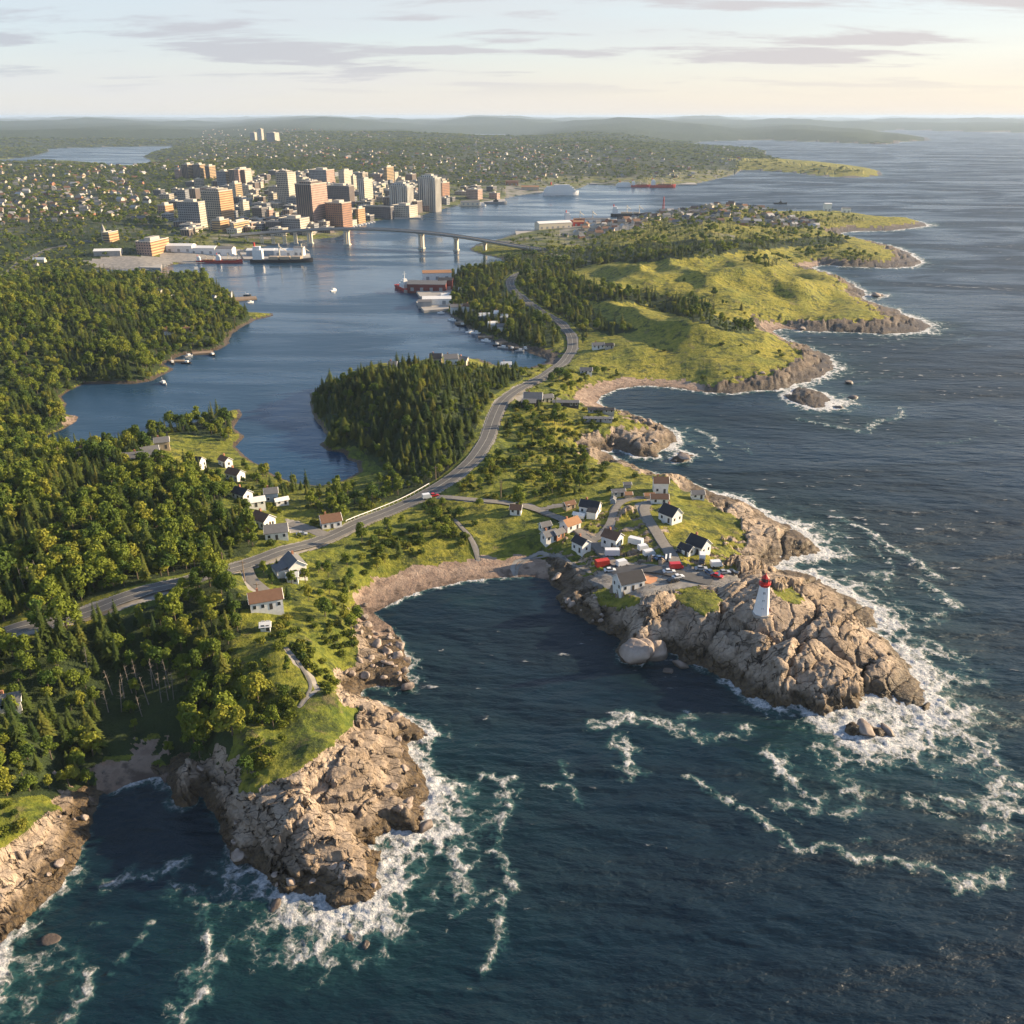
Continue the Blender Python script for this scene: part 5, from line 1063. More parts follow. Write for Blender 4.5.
def tower(xL, xs, xR, yt, yb, fac, label, side=None, name='tower_block', group='tower blocks of the city centre', pent=1, yaw=32, cat='tower block'):
    cx = (xL+xR)/2; X, Y, z = world_at(cx, yb); D = math.hypot(X, Y); sl = math.hypot(D, CAM_H-z)
    ym = yb - (yb-yt)*0.0; va = math.atan2(X, Y); th = math.radians(yaw); k = sl/FPX
    a = max((xs-xL)*k/math.cos(th), 5); d = max((xR-xs)*k/math.sin(th), 5) if xR-xs > .5 else a*.6
    h = (yb-yt)*k/math.cos(math.atan2(CAM_H, D))*1.0 - 0.1*(a+d)*.25
    h = max(h, 5); rz = -th - va
    r = empty(name, (X, Y+0.0, z), rz); tag(r, label, cat, group)
    MB().box(-a/2, a/2, -d/2, d/2, -4, h).build('wall', F[fac], r)
    if side: MB().box(a/2-.2, a/2+.35, -d/2+.2, d/2-.2, -3.9, h-.3).build('side_wall', F[side], r)
    MB().box(-a/2-.3, a/2+.3, -d/2-.3, -d/2+.3, h, h+1.1).box(-a/2-.3, a/2+.3, d/2-.3, d/2+.3, h, h+1.1).box(-a/2-.3, -a/2+.3, -d/2+.3, d/2-.3, h, h+1.1).box(a/2-.3, a/2+.3, -d/2+.3, d/2-.3, h, h+1.1).build('parapet', PENT, r)
    MB().box(-a/2+.3, a/2-.3, -d/2+.3, d/2-.3, h, h+.3).build('roof', ROOFM, r)
    if pent: MB().box(-a*.2, a*.22, -d*.25, d*.25, h+.3, h+4).build('penthouse', PENT, r)
    if pent == 2:
        MB().box(-a*.38, a*.38, -d*.35, d*.35, h+.3, h+3.2).build('setback_storey', F[fac], r); MB().cyl(a*.1, 0, 1.2, h+4, h+6.5).build('roof_tank', PENT, r)
    return r, a, d, h
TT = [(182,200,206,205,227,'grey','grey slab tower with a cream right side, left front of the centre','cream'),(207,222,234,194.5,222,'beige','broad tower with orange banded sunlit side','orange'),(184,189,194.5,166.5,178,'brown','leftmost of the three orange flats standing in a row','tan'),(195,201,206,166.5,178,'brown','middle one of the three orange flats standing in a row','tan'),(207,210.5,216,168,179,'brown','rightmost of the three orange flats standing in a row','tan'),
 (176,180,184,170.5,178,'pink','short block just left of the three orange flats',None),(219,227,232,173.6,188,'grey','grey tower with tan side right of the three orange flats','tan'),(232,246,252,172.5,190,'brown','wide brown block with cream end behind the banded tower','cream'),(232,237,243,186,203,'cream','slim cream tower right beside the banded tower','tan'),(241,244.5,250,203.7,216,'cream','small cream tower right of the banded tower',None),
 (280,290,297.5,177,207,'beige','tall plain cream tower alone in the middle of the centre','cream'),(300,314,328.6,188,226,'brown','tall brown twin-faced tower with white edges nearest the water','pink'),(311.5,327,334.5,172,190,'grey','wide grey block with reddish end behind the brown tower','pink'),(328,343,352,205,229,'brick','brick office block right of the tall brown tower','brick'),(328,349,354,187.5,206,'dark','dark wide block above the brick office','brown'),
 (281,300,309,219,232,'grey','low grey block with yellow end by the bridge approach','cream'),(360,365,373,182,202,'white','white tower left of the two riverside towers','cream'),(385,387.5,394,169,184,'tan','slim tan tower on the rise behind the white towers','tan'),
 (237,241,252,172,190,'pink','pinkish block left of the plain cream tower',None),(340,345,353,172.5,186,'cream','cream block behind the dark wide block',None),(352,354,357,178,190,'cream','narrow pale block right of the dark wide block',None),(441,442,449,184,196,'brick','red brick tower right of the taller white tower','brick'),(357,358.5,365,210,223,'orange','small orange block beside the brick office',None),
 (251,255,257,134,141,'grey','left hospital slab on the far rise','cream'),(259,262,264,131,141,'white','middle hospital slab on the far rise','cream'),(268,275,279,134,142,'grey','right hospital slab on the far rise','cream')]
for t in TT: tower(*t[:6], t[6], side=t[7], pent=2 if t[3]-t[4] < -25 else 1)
# two riverside towers: stepped, ribbed
def ribtower(xL, xs, xR, yt, yb, label):
    r, a, d, h = tower(xL, xs, xR, yt+4, yb, 'white', label, group='riverside towers', pent=0)
    MB().box(-a*.36, a*.36, -d*.36, d*.36, h+.3, h+3.5).build('setback_storey', F['white'], r); MB().box(-a*.2, a*.2, -d*.2, d*.2, h+3.5, h+6.5).build('penthouse', PENT, r)
    n = 7; m = MB()
    for i in range(n):
        x = -a/2+(i+.5)*a/n; m.box(x-.5, x+.5, -d/2-.9, -d/2-.01, -3, h-2); m.box(x-.5, x+.5, d/2+.01, d/2+.9, -3, h-2)
    for i in range(5):
        y = -d/2+(i+.5)*d/5; m.box(a/2+.01, a/2+.9, y-.5, y+.5, -3, h-2)
    m.build('facade_ribs', PENT, r)
ribtower(391, 407.5, 413.5, 184, 211, 'shorter white ribbed tower on the waterfront, left of the pair')
ribtower(419.5, 435.5, 441, 177, 211, 'taller white ribbed tower on the waterfront, right of the pair')
tower(392.6, 409, 417, 206, 217, 'cream', 'cream podium building on the quay before the shorter ribbed tower', side='cream', name='office_building', cat='office building')
tower(364.7, 390, 393, 207, 217.5, 'dark', 'long dark brick warehouse on the quay', name='warehouse', cat='warehouse', pent=0)
tower(140, 152, 168, 241, 253, 'pink', 'orange brick quayside building beside the gravel pier', side='orange', name='office_building', cat='office building', group='quay buildings')
tower(233, 235, 249, 223, 233, 'cream', 'cream stepped block above the yellow embankment', side='tan', name='office_building', cat='office building', group='quay buildings')
tower(214, 221, 229, 221, 231, 'tan', 'small tan block in front of the banded tower', side='orange', name='office_building', cat='office building', group='quay buildings')
tower(160, 166, 173, 206, 214, 'pink', 'reddish block left of the grey slab tower', side='orange', name='office_building', cat='office building', group='quay buildings')
tower(268, 270, 274, 211, 221, 'pink', 'small salmon block in front of the plain cream tower', name='office_building', cat='office building', group='quay buildings')
tower(105, 110, 118, 233, 241, 'tan', 'tan church hall on the left hill road', side='orange', name='church', cat='church', group=None, pent=0)
X, Y, z = world_at(103.5, 240); sp_ = bpy.data.objects['church']
q = MB().box(-2, 2, -2, 2, 0, 13).build('steeple', F['cream'], None); q.parent = sp_; q.matrix_parent_inverse = Matrix(); q.location = (-9, 0, 0)
MB().prism([(-2.2,-2.2),(2.2,-2.2),(2.2,2.2),(-2.2,2.2)], 13, 21, taper=.04).build('spire', ROOFM, q)
# mid-rise blocks filling the centre
cr = np.random.default_rng(9); done_ = []
facs = ['beige','cream','brown','grey','pink','beige','brown','grey','dark']
nm_ = dict(beige='beige', cream='cream', brick='brick', grey='grey', pink='salmon', tan='tan', brown='brown', white='white', dark='dark')
cnt = 0
for t in range(2600):
    px = cr.uniform(150, 500); py = cr.uniform(172, 236)
    if not inside(CITYC, np.array([px]), np.array([py]))[0]: continue
    if px < 215 and cr.random() < .6: continue
    if px > 445 and py < 198 and cr.random() < .7: continue
    X, Y, z = world_at(px, py)
    if float(resample(SD, *[np.array([q]) for q in project(X, Y, 0.0)])[0]) < 12: continue
    w = cr.uniform(12, 30); d = cr.uniform(11, 20)
    if any((X-a)**2+(Y-b_)**2 < ((w+e_)*.62)**2 for a, b_, e_ in done_): continue
    done_.append((X, Y, w)); f = facs[int(cr.integers(9))]; h = cr.choice([7, 9, 11, 14, 18, 24], p=[.27,.26,.2,.14,.09,.04])
    side = 'to the left of the banded tower' if px < 205 else 'between the banded tower and the tall brown tower' if px < 300 else 'around the foot of the tall brown tower' if px < 360 else 'behind the two riverside towers' if px < 442 else 'along the far quay right of the riverside towers'
    r = empty('office_building', (X, Y, z), -math.radians(28)-math.atan2(X, Y)+cr.normal()*.04); tag(r, '%s low %s building %s' % ('broad' if w > 24 else 'compact', nm_[f], side), 'building', nm_[f]+' low buildings '+side)
    MB().box(-w/2, w/2, -d/2, d/2, -4, h).build('wall', F[f], r); MB().box(-w/2-.3, w/2+.3, -d/2-.3, d/2+.3, h+.002, h+.8).build('roof', [ROOFM, PENT][int(cr.integers(2))], r)
    MB().box(-w*.2, w*.1, -d*.2, d*.2, h+.8, h+3).build('plant_room', PENT, r); cnt += 1
    if cnt >= 215: break
print('blocks', cnt)
# suburbs
hm_ = []
SW = dict(white=col('suburb_white', (.44,.42,.38)), cream=col('suburb_cream', (.39,.34,.26)), tan=TAN, brick=BRICK); SRF = dict(ROOFS); SRF['white'] = col('suburb_pale_roof', (.38,.37,.36))
for i, (wc, rc) in enumerate((('white','grey'),('cream','brown'),('white','brown'),('tan','grey'),('white','white'),('cream','grey'),('white','black'),('brick','grey'))):
    m = MB(); x, y, h, ph = 5.5, 4, 4.2, 2.8
    m.add([(-x,-y,-3),(x,-y,-3),(x,y,-3),(-x,y,-3),(-x,-y,h),(x,-y,h),(x,y,h),(-x,y,h),(-x,0,h+ph),(x,0,h+ph)], [(0,3,2,1),(0,1,5,4),(2,3,7,6),(1,2,6,9,5),(3,0,4,8,7)], 0)
    for s in (-1, 1): m.add([(-x-.4,s*(y+.5),h-.3),(x+.4,s*(y+.5),h-.3),(x+.4,0,h+ph+.1),(-x-.4,0,h+ph+.1),(-x-.4,s*(y+.5),h-.1),(x+.4,s*(y+.5),h-.1),(x+.4,0,h+ph+.3),(-x-.4,0,h+ph+.3)], [(0,1,2,3),(4,7,6,5),(0,4,5,1),(1,5,6,2),(2,6,7,3),(3,7,4,0)], 1)
    hm_.append((mesh_obj('house', m.v, m.f, [SW[wc], SRF[rc]], link=False, fmat=m.m).data, m, wc, rc))
SUB = [  # polygon, count, min spacing, phrase
 ([(0,200),(150,195),(150,236),(0,236)], 130, 18, 'among the trees on the left bank of the city'),([(0,172),(150,178),(150,200),(0,200)], 100, 20, 'on the wooded rise far left of the city'),
 ([(150,160),(230,160),(230,185),(150,185)], 45, 20, 'behind the three orange flats'),([(200,136),(330,140),(345,172),(270,168),(200,160)], 260, 18, 'on the dense hillside straight behind the centre'),
 ([(345,160),(480,172),(500,190),(450,190),(345,176)], 120, 20, 'on the far side behind the riverside towers'),([(350,143),(390,143),(390,147),(350,147)], 22, 24, 'in the pale row of flats on the distant ridge'),([(470,144),(560,146),(600,160),(620,178),(570,180),(520,188),(480,180)], 280, 20, 'on the hillside above the cruise ferry'),
 ([(600,158),(650,160),(700,172),(690,182),(620,182)], 70, 26, 'behind the red ship terminal'),([(700,146),(735,150),(740,168),(700,168)], 30, 30, 'on the far cape beyond the harbour'),
 ([(640,214),(700,208),(745,210),(780,226),(760,240),(690,242),(640,236),(600,232)], 130, 15, 'on the wooded hill across the harbour mouth'),([(765,226),(815,228),(815,236),(765,237)], 34, 13, 'in the pale hamlet on the green cape'),([(590,226),(640,224),(640,240),(560,244)], 26, 18, 'behind the harbour warehouse'),
 ([(190,140),(260,140),(260,150),(190,150)], 40, 30, 'near the hospital on the far rise'),([(420,140),(480,150),(470,165),(400,158)], 40, 30, 'in the far wooded suburb')]
allh = []
for poly, n, sp0, ph in SUB:
    p = np.array(poly, float); got = []
    for t in range(n*30):
        px = cr.uniform(p[:, 0].min(), p[:, 0].max()); py = cr.uniform(p[:, 1].min(), p[:, 1].max())
        if not inside(poly, np.array([px]), np.array([py]))[0]: continue
        xx, yy = plane_xy(px, py); X, Y = float(xx), float(yy)
        u, v = project(X, Y, 0.0)
        if float(resample(SD, np.array([u]), np.array([v]))[0]) < 8: continue
        if any((X-a)**2+(Y-b_)**2 < sp0**2 for a, b_ in got): continue
        if any((X-a)**2+(Y-b_)**2 < (e_*.6+8)**2 for a, b_, e_ in done_): continue
        got.append((X, Y)); allh.append((X, Y, float(ground_z(X, Y)), ph))
        if len(got) >= n: break
allh.sort(key=lambda t: math.hypot(t[0], t[1])); print('suburb houses', len(allh))
vn, rn = dict(white='white', cream='cream', tan='tan', brick='brick'), None
V_, F_, M_ = [], [], []
def placeh(i, h):
    c = int(cr.integers(len(hm_))); sc = cr.uniform(.62, 1.08); az = cr.uniform(-.5, .5)+(math.pi/2 if cr.random() < .4 else 0); return c, sc, az
for i, h in enumerate(allh[:290]):
    c, sc, az = placeh(i, h); o = bpy.data.objects.new('suburban_house', hm_[c][0]); ROOT.objects.link(o); o.location = h[:3]; o.rotation_euler = (0, 0, az); o.scale = (sc, sc, sc)
    tag(o, 'small %s house with %s roof %s' % (hm_[c][2], hm_[c][3], h[3]), 'house', '%s houses with %s roofs %s' % (hm_[c][2], hm_[c][3], h[3]))
mats8 = []
for k, h in enumerate(allh[290:]):
    c, sc, az = placeh(k, h); m = hm_[c][1]; v = np.array(m.v)*sc; ca_, sa_ = math.cos(az), math.sin(az)
    v = np.stack([v[:, 0]*ca_-v[:, 1]*sa_+h[0], v[:, 0]*sa_+v[:, 1]*ca_+h[1], v[:, 2]+h[2]], 1); o_ = len(V_); V_ += v.tolist(); F_ += [tuple(j+o_ for j in f_) for f_ in m.f]
    M_ += [c*2+mm for mm in m.m]
ms = [];
for _, _, wc, rc in hm_: ms += [SW[wc], SRF[rc]]
if V_: tag(mesh_obj('suburb', V_, F_, ms, fmat=M_), 'countless small pale houses of the distant suburbs', 'houses', kind='stuff')

# ---------------------------------------------------------------- wharves, bridge, ships
def kpx(py): return CAM_H/math.sin(PITCH+math.atan((py-512)/FPX))/FPX*math.cos(math.atan((py-512)/FPX))
def wharf(poly, label, h=2.0, mat=None, name='wharf'):
    p = W2(poly); c = p.mean(0); m = MB(); m.prism([(x-c[0], y-c[1]) for x, y in (p if sum((p[i][0]-p[i-1][0])*(p[i][1]+p[i-1][1]) for i in range(len(p))) < 0 else p[::-1])], -4, h)
    o = m.build(name, mat or CONC, None, (c[0], c[1], 0)); tag(o, label, 'wharf'); return o
wharf([(163,256),(240,256.5),(241,260.6),(163,260.2)], 'long concrete quay behind the red-hulled ships on the left')
wharf([(240,254),(310,255),(311,260.2),(244,260.6)], 'second long pier under the blue-white sheds')
wharf([(140,265),(162,266),(161,269.5),(140,269)], 'short stub of grey pier at the gravel yard', name='pier')
wharf([(505,188),(560,189),(562,192.8),(505,194)], 'far quay the cruise ferry lies alongside')
wharf([(480,199),(505,200),(506,203.5),(478,204)], 'grey quay left of the cruise ferry')
wharf([(393,215.5),(420,216),(421,218.8),(394,219.2)], 'pale quay at the foot of the shorter ribbed tower')
wharf([(515,231),(536,231),(536,235.5),(516,236)], 'dark low quay in front of the long harbour warehouse')
wharf([(590,182.5),(695,183.5),(697,185.2),(590,184.3)], 'low quay of the red ship terminal')
wharf([(404,290),(420,288),(452,288),(452,301),(420,299),(416,293),(404,293)], 'quay under the red harbour warehouse', 2.6)
wharf([(416,304),(425,300),(448,305),(449,311),(424,313)], 'lower wharf with pale sheds south of the red warehouse', 2.2)
wharf([(566,222.5),(640,219),(644,226),(566,232)], 'broad port apron beside the orange freighter', 2.0)
wharf([(228,299),(256,297.5),(257,299.5),(229,302)], 'wooden jetty at the tip of the left wood', 1.4, WOOD, 'jetty'); wharf([(192,353.5),(213,352),(214,354),(193,355.5)], 'wooden jetty on the curving left shore', 1.2, WOOD, 'jetty')
wharf([(170,361),(185,361),(185,362.5),(170,362.5)], 'small pale jetty below the left shore jetty', 1.0, WOOD, 'jetty')
for i, (a, c_, d, e_) in enumerate(((455,323,466,322),(468,331,480,329),(478,337,492,337),(495,343,508,342),(508,347,528,348.5))):
    wharf([(a, c_), (d, e_), (d, e_+1.6), (a, c_+1.6)], ['northernmost little jetty of the mooring','second little jetty of the mooring','third little jetty of the mooring','fourth little jetty of the mooring','southernmost jetty by the tip of the narrow bay'][i], 1.2, WOOD, 'jetty')
WALLS['maroon'] = col('dark_red_boards', (.17, .045, .04), .8)
def shed(px, py, L, Wd, h, deg, wc, rc, label, name='warehouse', cat='warehouse', z=2.4):
    xx, yy = plane_xy(px, py); X, Y = float(xx), float(yy); zg = max(float(ground_z(X, Y)), z); r = empty(name, (X, Y, zg), math.radians(deg)); tag(r, label, cat, 'harbour sheds')
    x, y, ph = L/2, Wd/2, Wd*.13
    MB().add([(-x,-y,-2),(x,-y,-2),(x,y,-2),(-x,y,-2),(-x,-y,h),(x,-y,h),(x,y,h),(-x,y,h),(-x,0,h+ph),(x,0,h+ph)], [(0,3,2,1),(0,1,5,4),(2,3,7,6),(1,2,6,9,5),(3,0,4,8,7)]).build('wall', WALLS[wc], r)
    q = MB()
    for s in (-1, 1): q.add([(-x-.4,s*(y+.4),h-.1),(x+.4,s*(y+.4),h-.1),(x+.4,0,h+ph+.05),(-x-.4,0,h+ph+.05),(-x-.4,s*(y+.4),h+.15),(x+.4,s*(y+.4),h+.15),(x+.4,0,h+ph+.3),(-x-.4,0,h+ph+.3)], [(0,1,2,3),(4,7,6,5),(0,4,5,1),(1,5,6,2),(2,6,7,3),(3,7,4,0)])
    q.build('roof', ROOFS[rc], r); n = max(2, int(L/9))
    for i in range(n):
        xc = -x+(i+.5)*L/n; MB().box(xc-1.6, xc+1.6, -y-.08, -y+.1, 0, min(3.4, h-.6)).build('door', STEEL, r)
for a in ((182,256.5,34,15,7,-3,'white','white','long white shed, leftmost on the near quay'),(205,256.5,32,15,7,-3,'white','white','long white shed in the middle of the near quay'),(226,256.5,22,14,8,-3,'white','grey','white grey-roofed shed, rightmost on the near quay'),
  (262,256.8,34,14,6,-2,'blue','white','blue-grey shed with white roof, leftmost on the second pier'),(285,256.8,26,14,6,-2,'white','white','white shed in the middle of the second pier'),(300,256.8,12,10,9,-2,'white','grey','boxy white shed near the right end of the second pier'),
  (553,230.5,54,18,8,22,'cream','white','long cream warehouse with white roof on the port apron'),(578,229,16,12,6,5,'red','orange','small reddish shed beside the long port warehouse'),(596,224,36,12,5,0,'white','grey','low grey-roofed transit shed on the port apron'),
  (428,292,38,18,6.5,-4,'maroon','grey','large dark red harbour warehouse with grey roof'),(446,291,14,13,9,0,'maroon','black','tall red shed at the shore end of the harbour warehouse'),(437,281,30,14,7,8,'white','orange','orange-roofed building behind the red warehouse'),(437,306,26,12,5,5,'white','white','white-roofed shed on the lower wharf'),
  (425,308,12,9,4,5,'grey','grey','grey shed at the outer end of the lower wharf'),(110,262,30,14,5,10,'conc','white','pale shed on the gravel yard by the left quay'),(530,192,40,16,7,0,'tan','orange','long brownish terminal shed behind the ferry quay'),(512,190,30,14,8,0,'brick','brown','brick terminal shed left of the ferry quay'),(470,206,36,14,6,10,'cream','grey','cream shed on the far bank between city and ferry quay'),
  (845,217.5,14,8,7,0,'white','grey','white fort-like building on the far green cape'),(826,217,12,8,12,0,'white','white','tall white block of the old fort on the far green cape')):
    shed(*a)
def ship(xL, xR, yw, deg, hull, label, kind='freighter', cat='ship', beam=None, px_len=None):
    k = kpx(yw); xx, yy = plane_xy((xL+xR)/2, yw); X, Y = float(xx), float(yy); L = (xR-xL)*k/max(.25, abs(math.cos(math.radians(deg)))) if px_len is None else px_len
    B_ = beam or L*.16; hh_ = max(L*(.05 if (xR-xL) > 50 else .085), 1.0); r = empty('fishing_boat' if cat == 'boat' else 'ship', (X, Y+B_*.5, 0), math.radians(deg)); tag(r, label, cat)
    n = 14; V_, F_ = [], []
    for i in range(n+1):
        t = i/n; x = (t-.5)*L; w = B_/2*(1-max(0, (t-.72)/.28)**2.2)*(.86+.14*min(1, t/.12)); w = max(w, .03); zt = hh_*(1+.45*max(0, (t-.7)/.3)**1.5); wb = w*.72
        V_ += [(x, -w, zt), (x-0.0, -wb, -1.0), (x, wb, -1.0), (x, w, zt)]
    for i in range(n):
        a = i*4; b_ = a+4
        F_ += [(a, a+1, b_+1, b_), (a+1, a+2, b_+2, b_+1), (a+2, a+3, b_+3, b_+2), (a+3, a, b_, b_+3)]
    F_ += [(0, 3, 2, 1), (n*4, n*4+1, n*4+2, n*4+3)]
    mesh_obj('hull', V_, F_, hull, r)
    if kind == 'ferry':
        z = hh_
        for j, (a, c_, h_) in enumerate(((-.47,.40,.06),(-.44,.36,.05),(-.40,.30,.045),(-.2,.24,.035))): MB().box(L*a, L*c_, -B_*.45*(1-.08*j), B_*.45*(1-.08*j), z+.01, z+L*h_).build('deck_house', WHITE, r); z += L*h_
        MB().cyl(-L*.28, 0, B_*.16, z, z+L*.07, r1=B_*.12).build('funnel', RED, r)
    elif kind in ('freighter', 'tanker'):
        z = hh_; MB().box(-L*.45, -L*.30, -B_*.42, B_*.42, z, z+L*.15).box(-L*.44, -L*.33, -B_*.3, B_*.3, z+L*.15, z+L*.20).build('bridge_house', WHITE, r); MB().cyl(-L*.42, 0, B_*.1, z+L*.15, z+L*.26).build('funnel', RED, r)
        for i, x in enumerate((-.2, -.02, .16)):
            MB().box(L*x, L*(x+.15), -B_*.36, B_*.36, z, z+L*.045).build('hatch', RORG if kind == 'tanker' else TAN, r)
        for x in (-.03, .33): MB().cyl(L*x, 0, L*.008+.1, z, z+L*.24, n=6).bar((L*x, 0, z+L*.2), (L*(x+.12), 0, z+L*.12), L*.005+.1).build('mast', CREAM, r)
    elif kind == 'cutter':
        z = hh_; MB().box(-L*.15, L*.18, -B_*.38, B_*.38, z, z+L*.10).box(-L*.08, L*.14, -B_*.3, B_*.3, z+L*.10, z+L*.17).box(0, L*.1, -B_*.2, B_*.2, z+L*.17, z+L*.22).build('bridge_house', WHITE, r); MB().cyl(L*.04, 0, .35, z+L*.22, z+L*.42, r1=.12, n=6).bar((L*.04, -2, z+L*.34), (L*.04, 2, z+L*.34), .15).build('mast', WHITE, r); MB().box(-L*.4, -L*.18, -B_*.34, B_*.34, z, z+.8).build('hatch', RED, r)
    elif kind == 'navy':
        z = hh_; MB().box(-L*.1, L*.12, -B_*.3, B_*.3, z, z+L*.07).box(-L*.03, L*.07, -B_*.2, B_*.2, z+L*.07, z+L*.12).build('bridge_house', DARK, r); MB().cyl(0, 0, .5, z+L*.12, z+L*.24, n=6, r1=.2).build('mast', DARK, r)
    else:
        z = hh_; MB().box(-L*.1, L*.2, -B_*.32, B_*.32, z, z+L*.16).build('wheelhouse', WHITE, r); MB().cyl(-L*.2, 0, .07, z, z+L*.4, n=5).build('mast', WHITE, r)
    return r
HR, HW, HD, HG, HO = RED, TRIM, col('black_hull', (.03,.03,.035), .5), STEEL, col('orange_hull', (.5,.13,.04), .5)
ship(196, 217, 262.5, 2, HR, 'red-hulled supply ship at the left end of the near quay', 'tanker'); ship(215, 242, 262.8, 2, HR, 'bigger red and white ship with tall masts at the right end of the near quay', 'freighter')
ship(250, 312, 263, 2, HD, 'long black-hulled ship lying before the second pier', 'freighter'); ship(543, 579, 195.5, 8, HW, 'white cruise ferry alongside the far quay', 'ferry')
ship(563, 599, 223.5, 10, HO, 'orange freighter at the port apron', 'tanker'); ship(611, 645, 217, -4, HD, 'dark-hulled freighter with tan deck behind the port apron', 'freighter')
ship(616, 633, 187, 3, HW, 'white ship at the left end of the red terminal', 'ferry'); ship(631, 651, 187, 3, HR, 'red ship in the middle of the far terminal', 'tanker'); ship(650, 676, 187.5, 3, HR, 'long red ship at the right end of the far terminal', 'tanker')
ship(394, 414, 291, -62, HR, 'red and black-bowed cutter with tall mast moored at the red warehouse', 'cutter', px_len=38, beam=8.5); ship(774, 787, 204, -8, HD, 'dark grey patrol vessel alone out in the harbour mouth', 'navy'); ship(484, 507, 204, 4, HG, 'grey naval ship beside the grey quay', 'navy'); ship(476, 486, 206, 10, HW, 'small white harbour ferry left of the grey quay', 'ferry')
ship(331.5, 335, 291, 60, HW, 'small white motor boat crossing the harbour', 'boat', 'boat', px_len=9, beam=3)
bl = random.Random(4)
for i, (px, py) in enumerate(((452,321),(441,314),(462,326),(470,333),(476,334),(486,342),(497,346),(503,349),(512,350),(520,352),(525,350),(163,384.5),(172,364),(188,357),(186,364),(212,356),(250,303),(247,296))):
    east = px > 400
    ship(px-2, px+2, py, bl.uniform(-60, 60), bl.choice([HW, HD, HG]), ('small fishing boat moored at the little jetties of the narrow bay' if east else 'small boat lying at the jetties of the left shore'), 'boat', 'boat', px_len=bl.uniform(6, 9), beam=2.6)['group'] = 'boats of the narrow bay' if east else 'boats of the left shore'
for i in range(9): ship(349+i*3-1.5, 349+i*3+1.5, 228-i*.7, bl.uniform(-20, 20), HW, 'little white boat in the marina below the brick office', 'boat', 'boat', px_len=8, beam=3)['group'] = 'boats of the city marina'
# lattice mast on the harbour shore
xx, yy = plane_xy(663, 213); zb = float(ground_z(xx, yy)); r = empty('lattice_mast', (float(xx), float(yy), zb)); tag(r, 'slender red lattice mast on the harbour mouth shore', 'mast')
m = MB()
for sx in (-1, 1):
    for sy in (-1, 1): m.bar((sx*2.2, sy*2.2, -1), (sx*.4, sy*.4, 34), .35)
for k in range(8):
    w0 = 2.2-1.8*k/8.; z0 = k*4.2; w1 = 2.2-1.8*(k+1)/8.
    for s in (-1, 1): m.bar((-w0, s*w0, z0), (w1, s*w1, z0+4.2), .2).bar((s*w0, -w0, z0), (s*w1, w1, z0+4.2), .2)
m.build('lattice', RED, r)
# ---- bridge
BR = [(232,246,14),(264,244.5,16),(285,244,17),(312,243.5,19),(346,245,22),(382,246.5,23),(420,248.5,22),(457,250.5,19),(490,252,14),(520,254,9),(545,256,8)]
bw = [(float(plane_xy(a, b_)[0]), float(plane_xy(a, b_)[1]), h) for a, b_, h in BR]
rb = empty('road_bridge', (bw[4][0], bw[4][1], 0)); tag(rb, 'long low grey road bridge on pale twin-legged piers across the harbour', 'bridge')
ox, oy = bw[4][0], bw[4][1]
s_ = np.cumsum([0]+[math.dist(bw[i][:2], bw[i+1][:2]) for i in range(len(bw)-1)]); tt = np.linspace(0, s_[-1], 90)
cxs, cys, czs = [np.interp(tt, s_, [q[i] for q in bw]) for i in range(3)]
for _ in range(30):
    for A_ in (cxs, cys, czs): A_[1:-1] = (A_[:-2]+2*A_[1:-1]+A_[2:])/4
dxb = np.gradient(cxs); dyb = np.gradient(cys); lb_ = np.hypot(dxb, dyb); nxb, nyb = -dyb/lb_, dxb/lb_
def sweep(prof, name, mat, parent):
    V_ = []; n = len(prof)
    for i in range(len(tt)):
        for o_, z in prof: V_.append((cxs[i]+nxb[i]*o_-ox, cys[i]+nyb[i]*o_-oy, czs[i]+z))
    F_ = [(i*n+j, i*n+(j+1) % n, (i+1)*n+(j+1) % n, (i+1)*n+j) for i in range(len(tt)-1) for j in range(n)]; F_ += [tuple(range(n)), tuple(range((len(tt)-1)*n+n-1, (len(tt)-1)*n-1, -1))]
    return mesh_obj(name, V_, F_, mat, parent)
sweep([(-6,-.2),(-6,-.8),(-3,-2.6),(3,-2.6),(6,-.8),(6,-.2)], 'deck', CONC, rb)
sweep([(-5.6,-.19),(5.6,-.19),(5.6,-.05),(-5.6,-.05)], 'roadway', ASPH, rb)
for s in (-1, 1): sweep([(s*5.9-.12,-.19),(s*5.9+.12,-.19),(s*5.9+.12,.9),(s*5.9-.12,.9)], 'parapet', STEEL, rb)
BC = col('pale_bridge_concrete', (.58,.52,.42), .85)
for px, py, w in ((249,246,3),(264,245,3),(275,244.5,3),(285,244.3,3.2),(297,244,3.2),(312,243.5,5),(346,245,5.5),(420,248.5,5),(457,250.5,4),(484,252,3)):
    X, Y = [float(q) for q in plane_xy(px, py)]; j = int(np.argmin((cxs-X)**2+(cys-Y)**2)); X, Y = cxs[j], cys[j]; zt = czs[j]-2.6; a = math.atan2(dyb[j], dxb[j])
    m = MB()
    for s in (-1, 1): m.box(s*w*.42-w*.24, s*w*.42+w*.24, -2.2, 2.2, 1.6, zt-1.2)
    m.box(-w*.85, w*.85, -3.2, 3.2, -5, 1.6).box(-w*.7, w*.7, -4, 4, zt-1.2, zt-.01)
    o = m.build('pier', BC, rb); o.location = (X-ox, Y-oy, 0); o.rotation_euler = (0, 0, a)

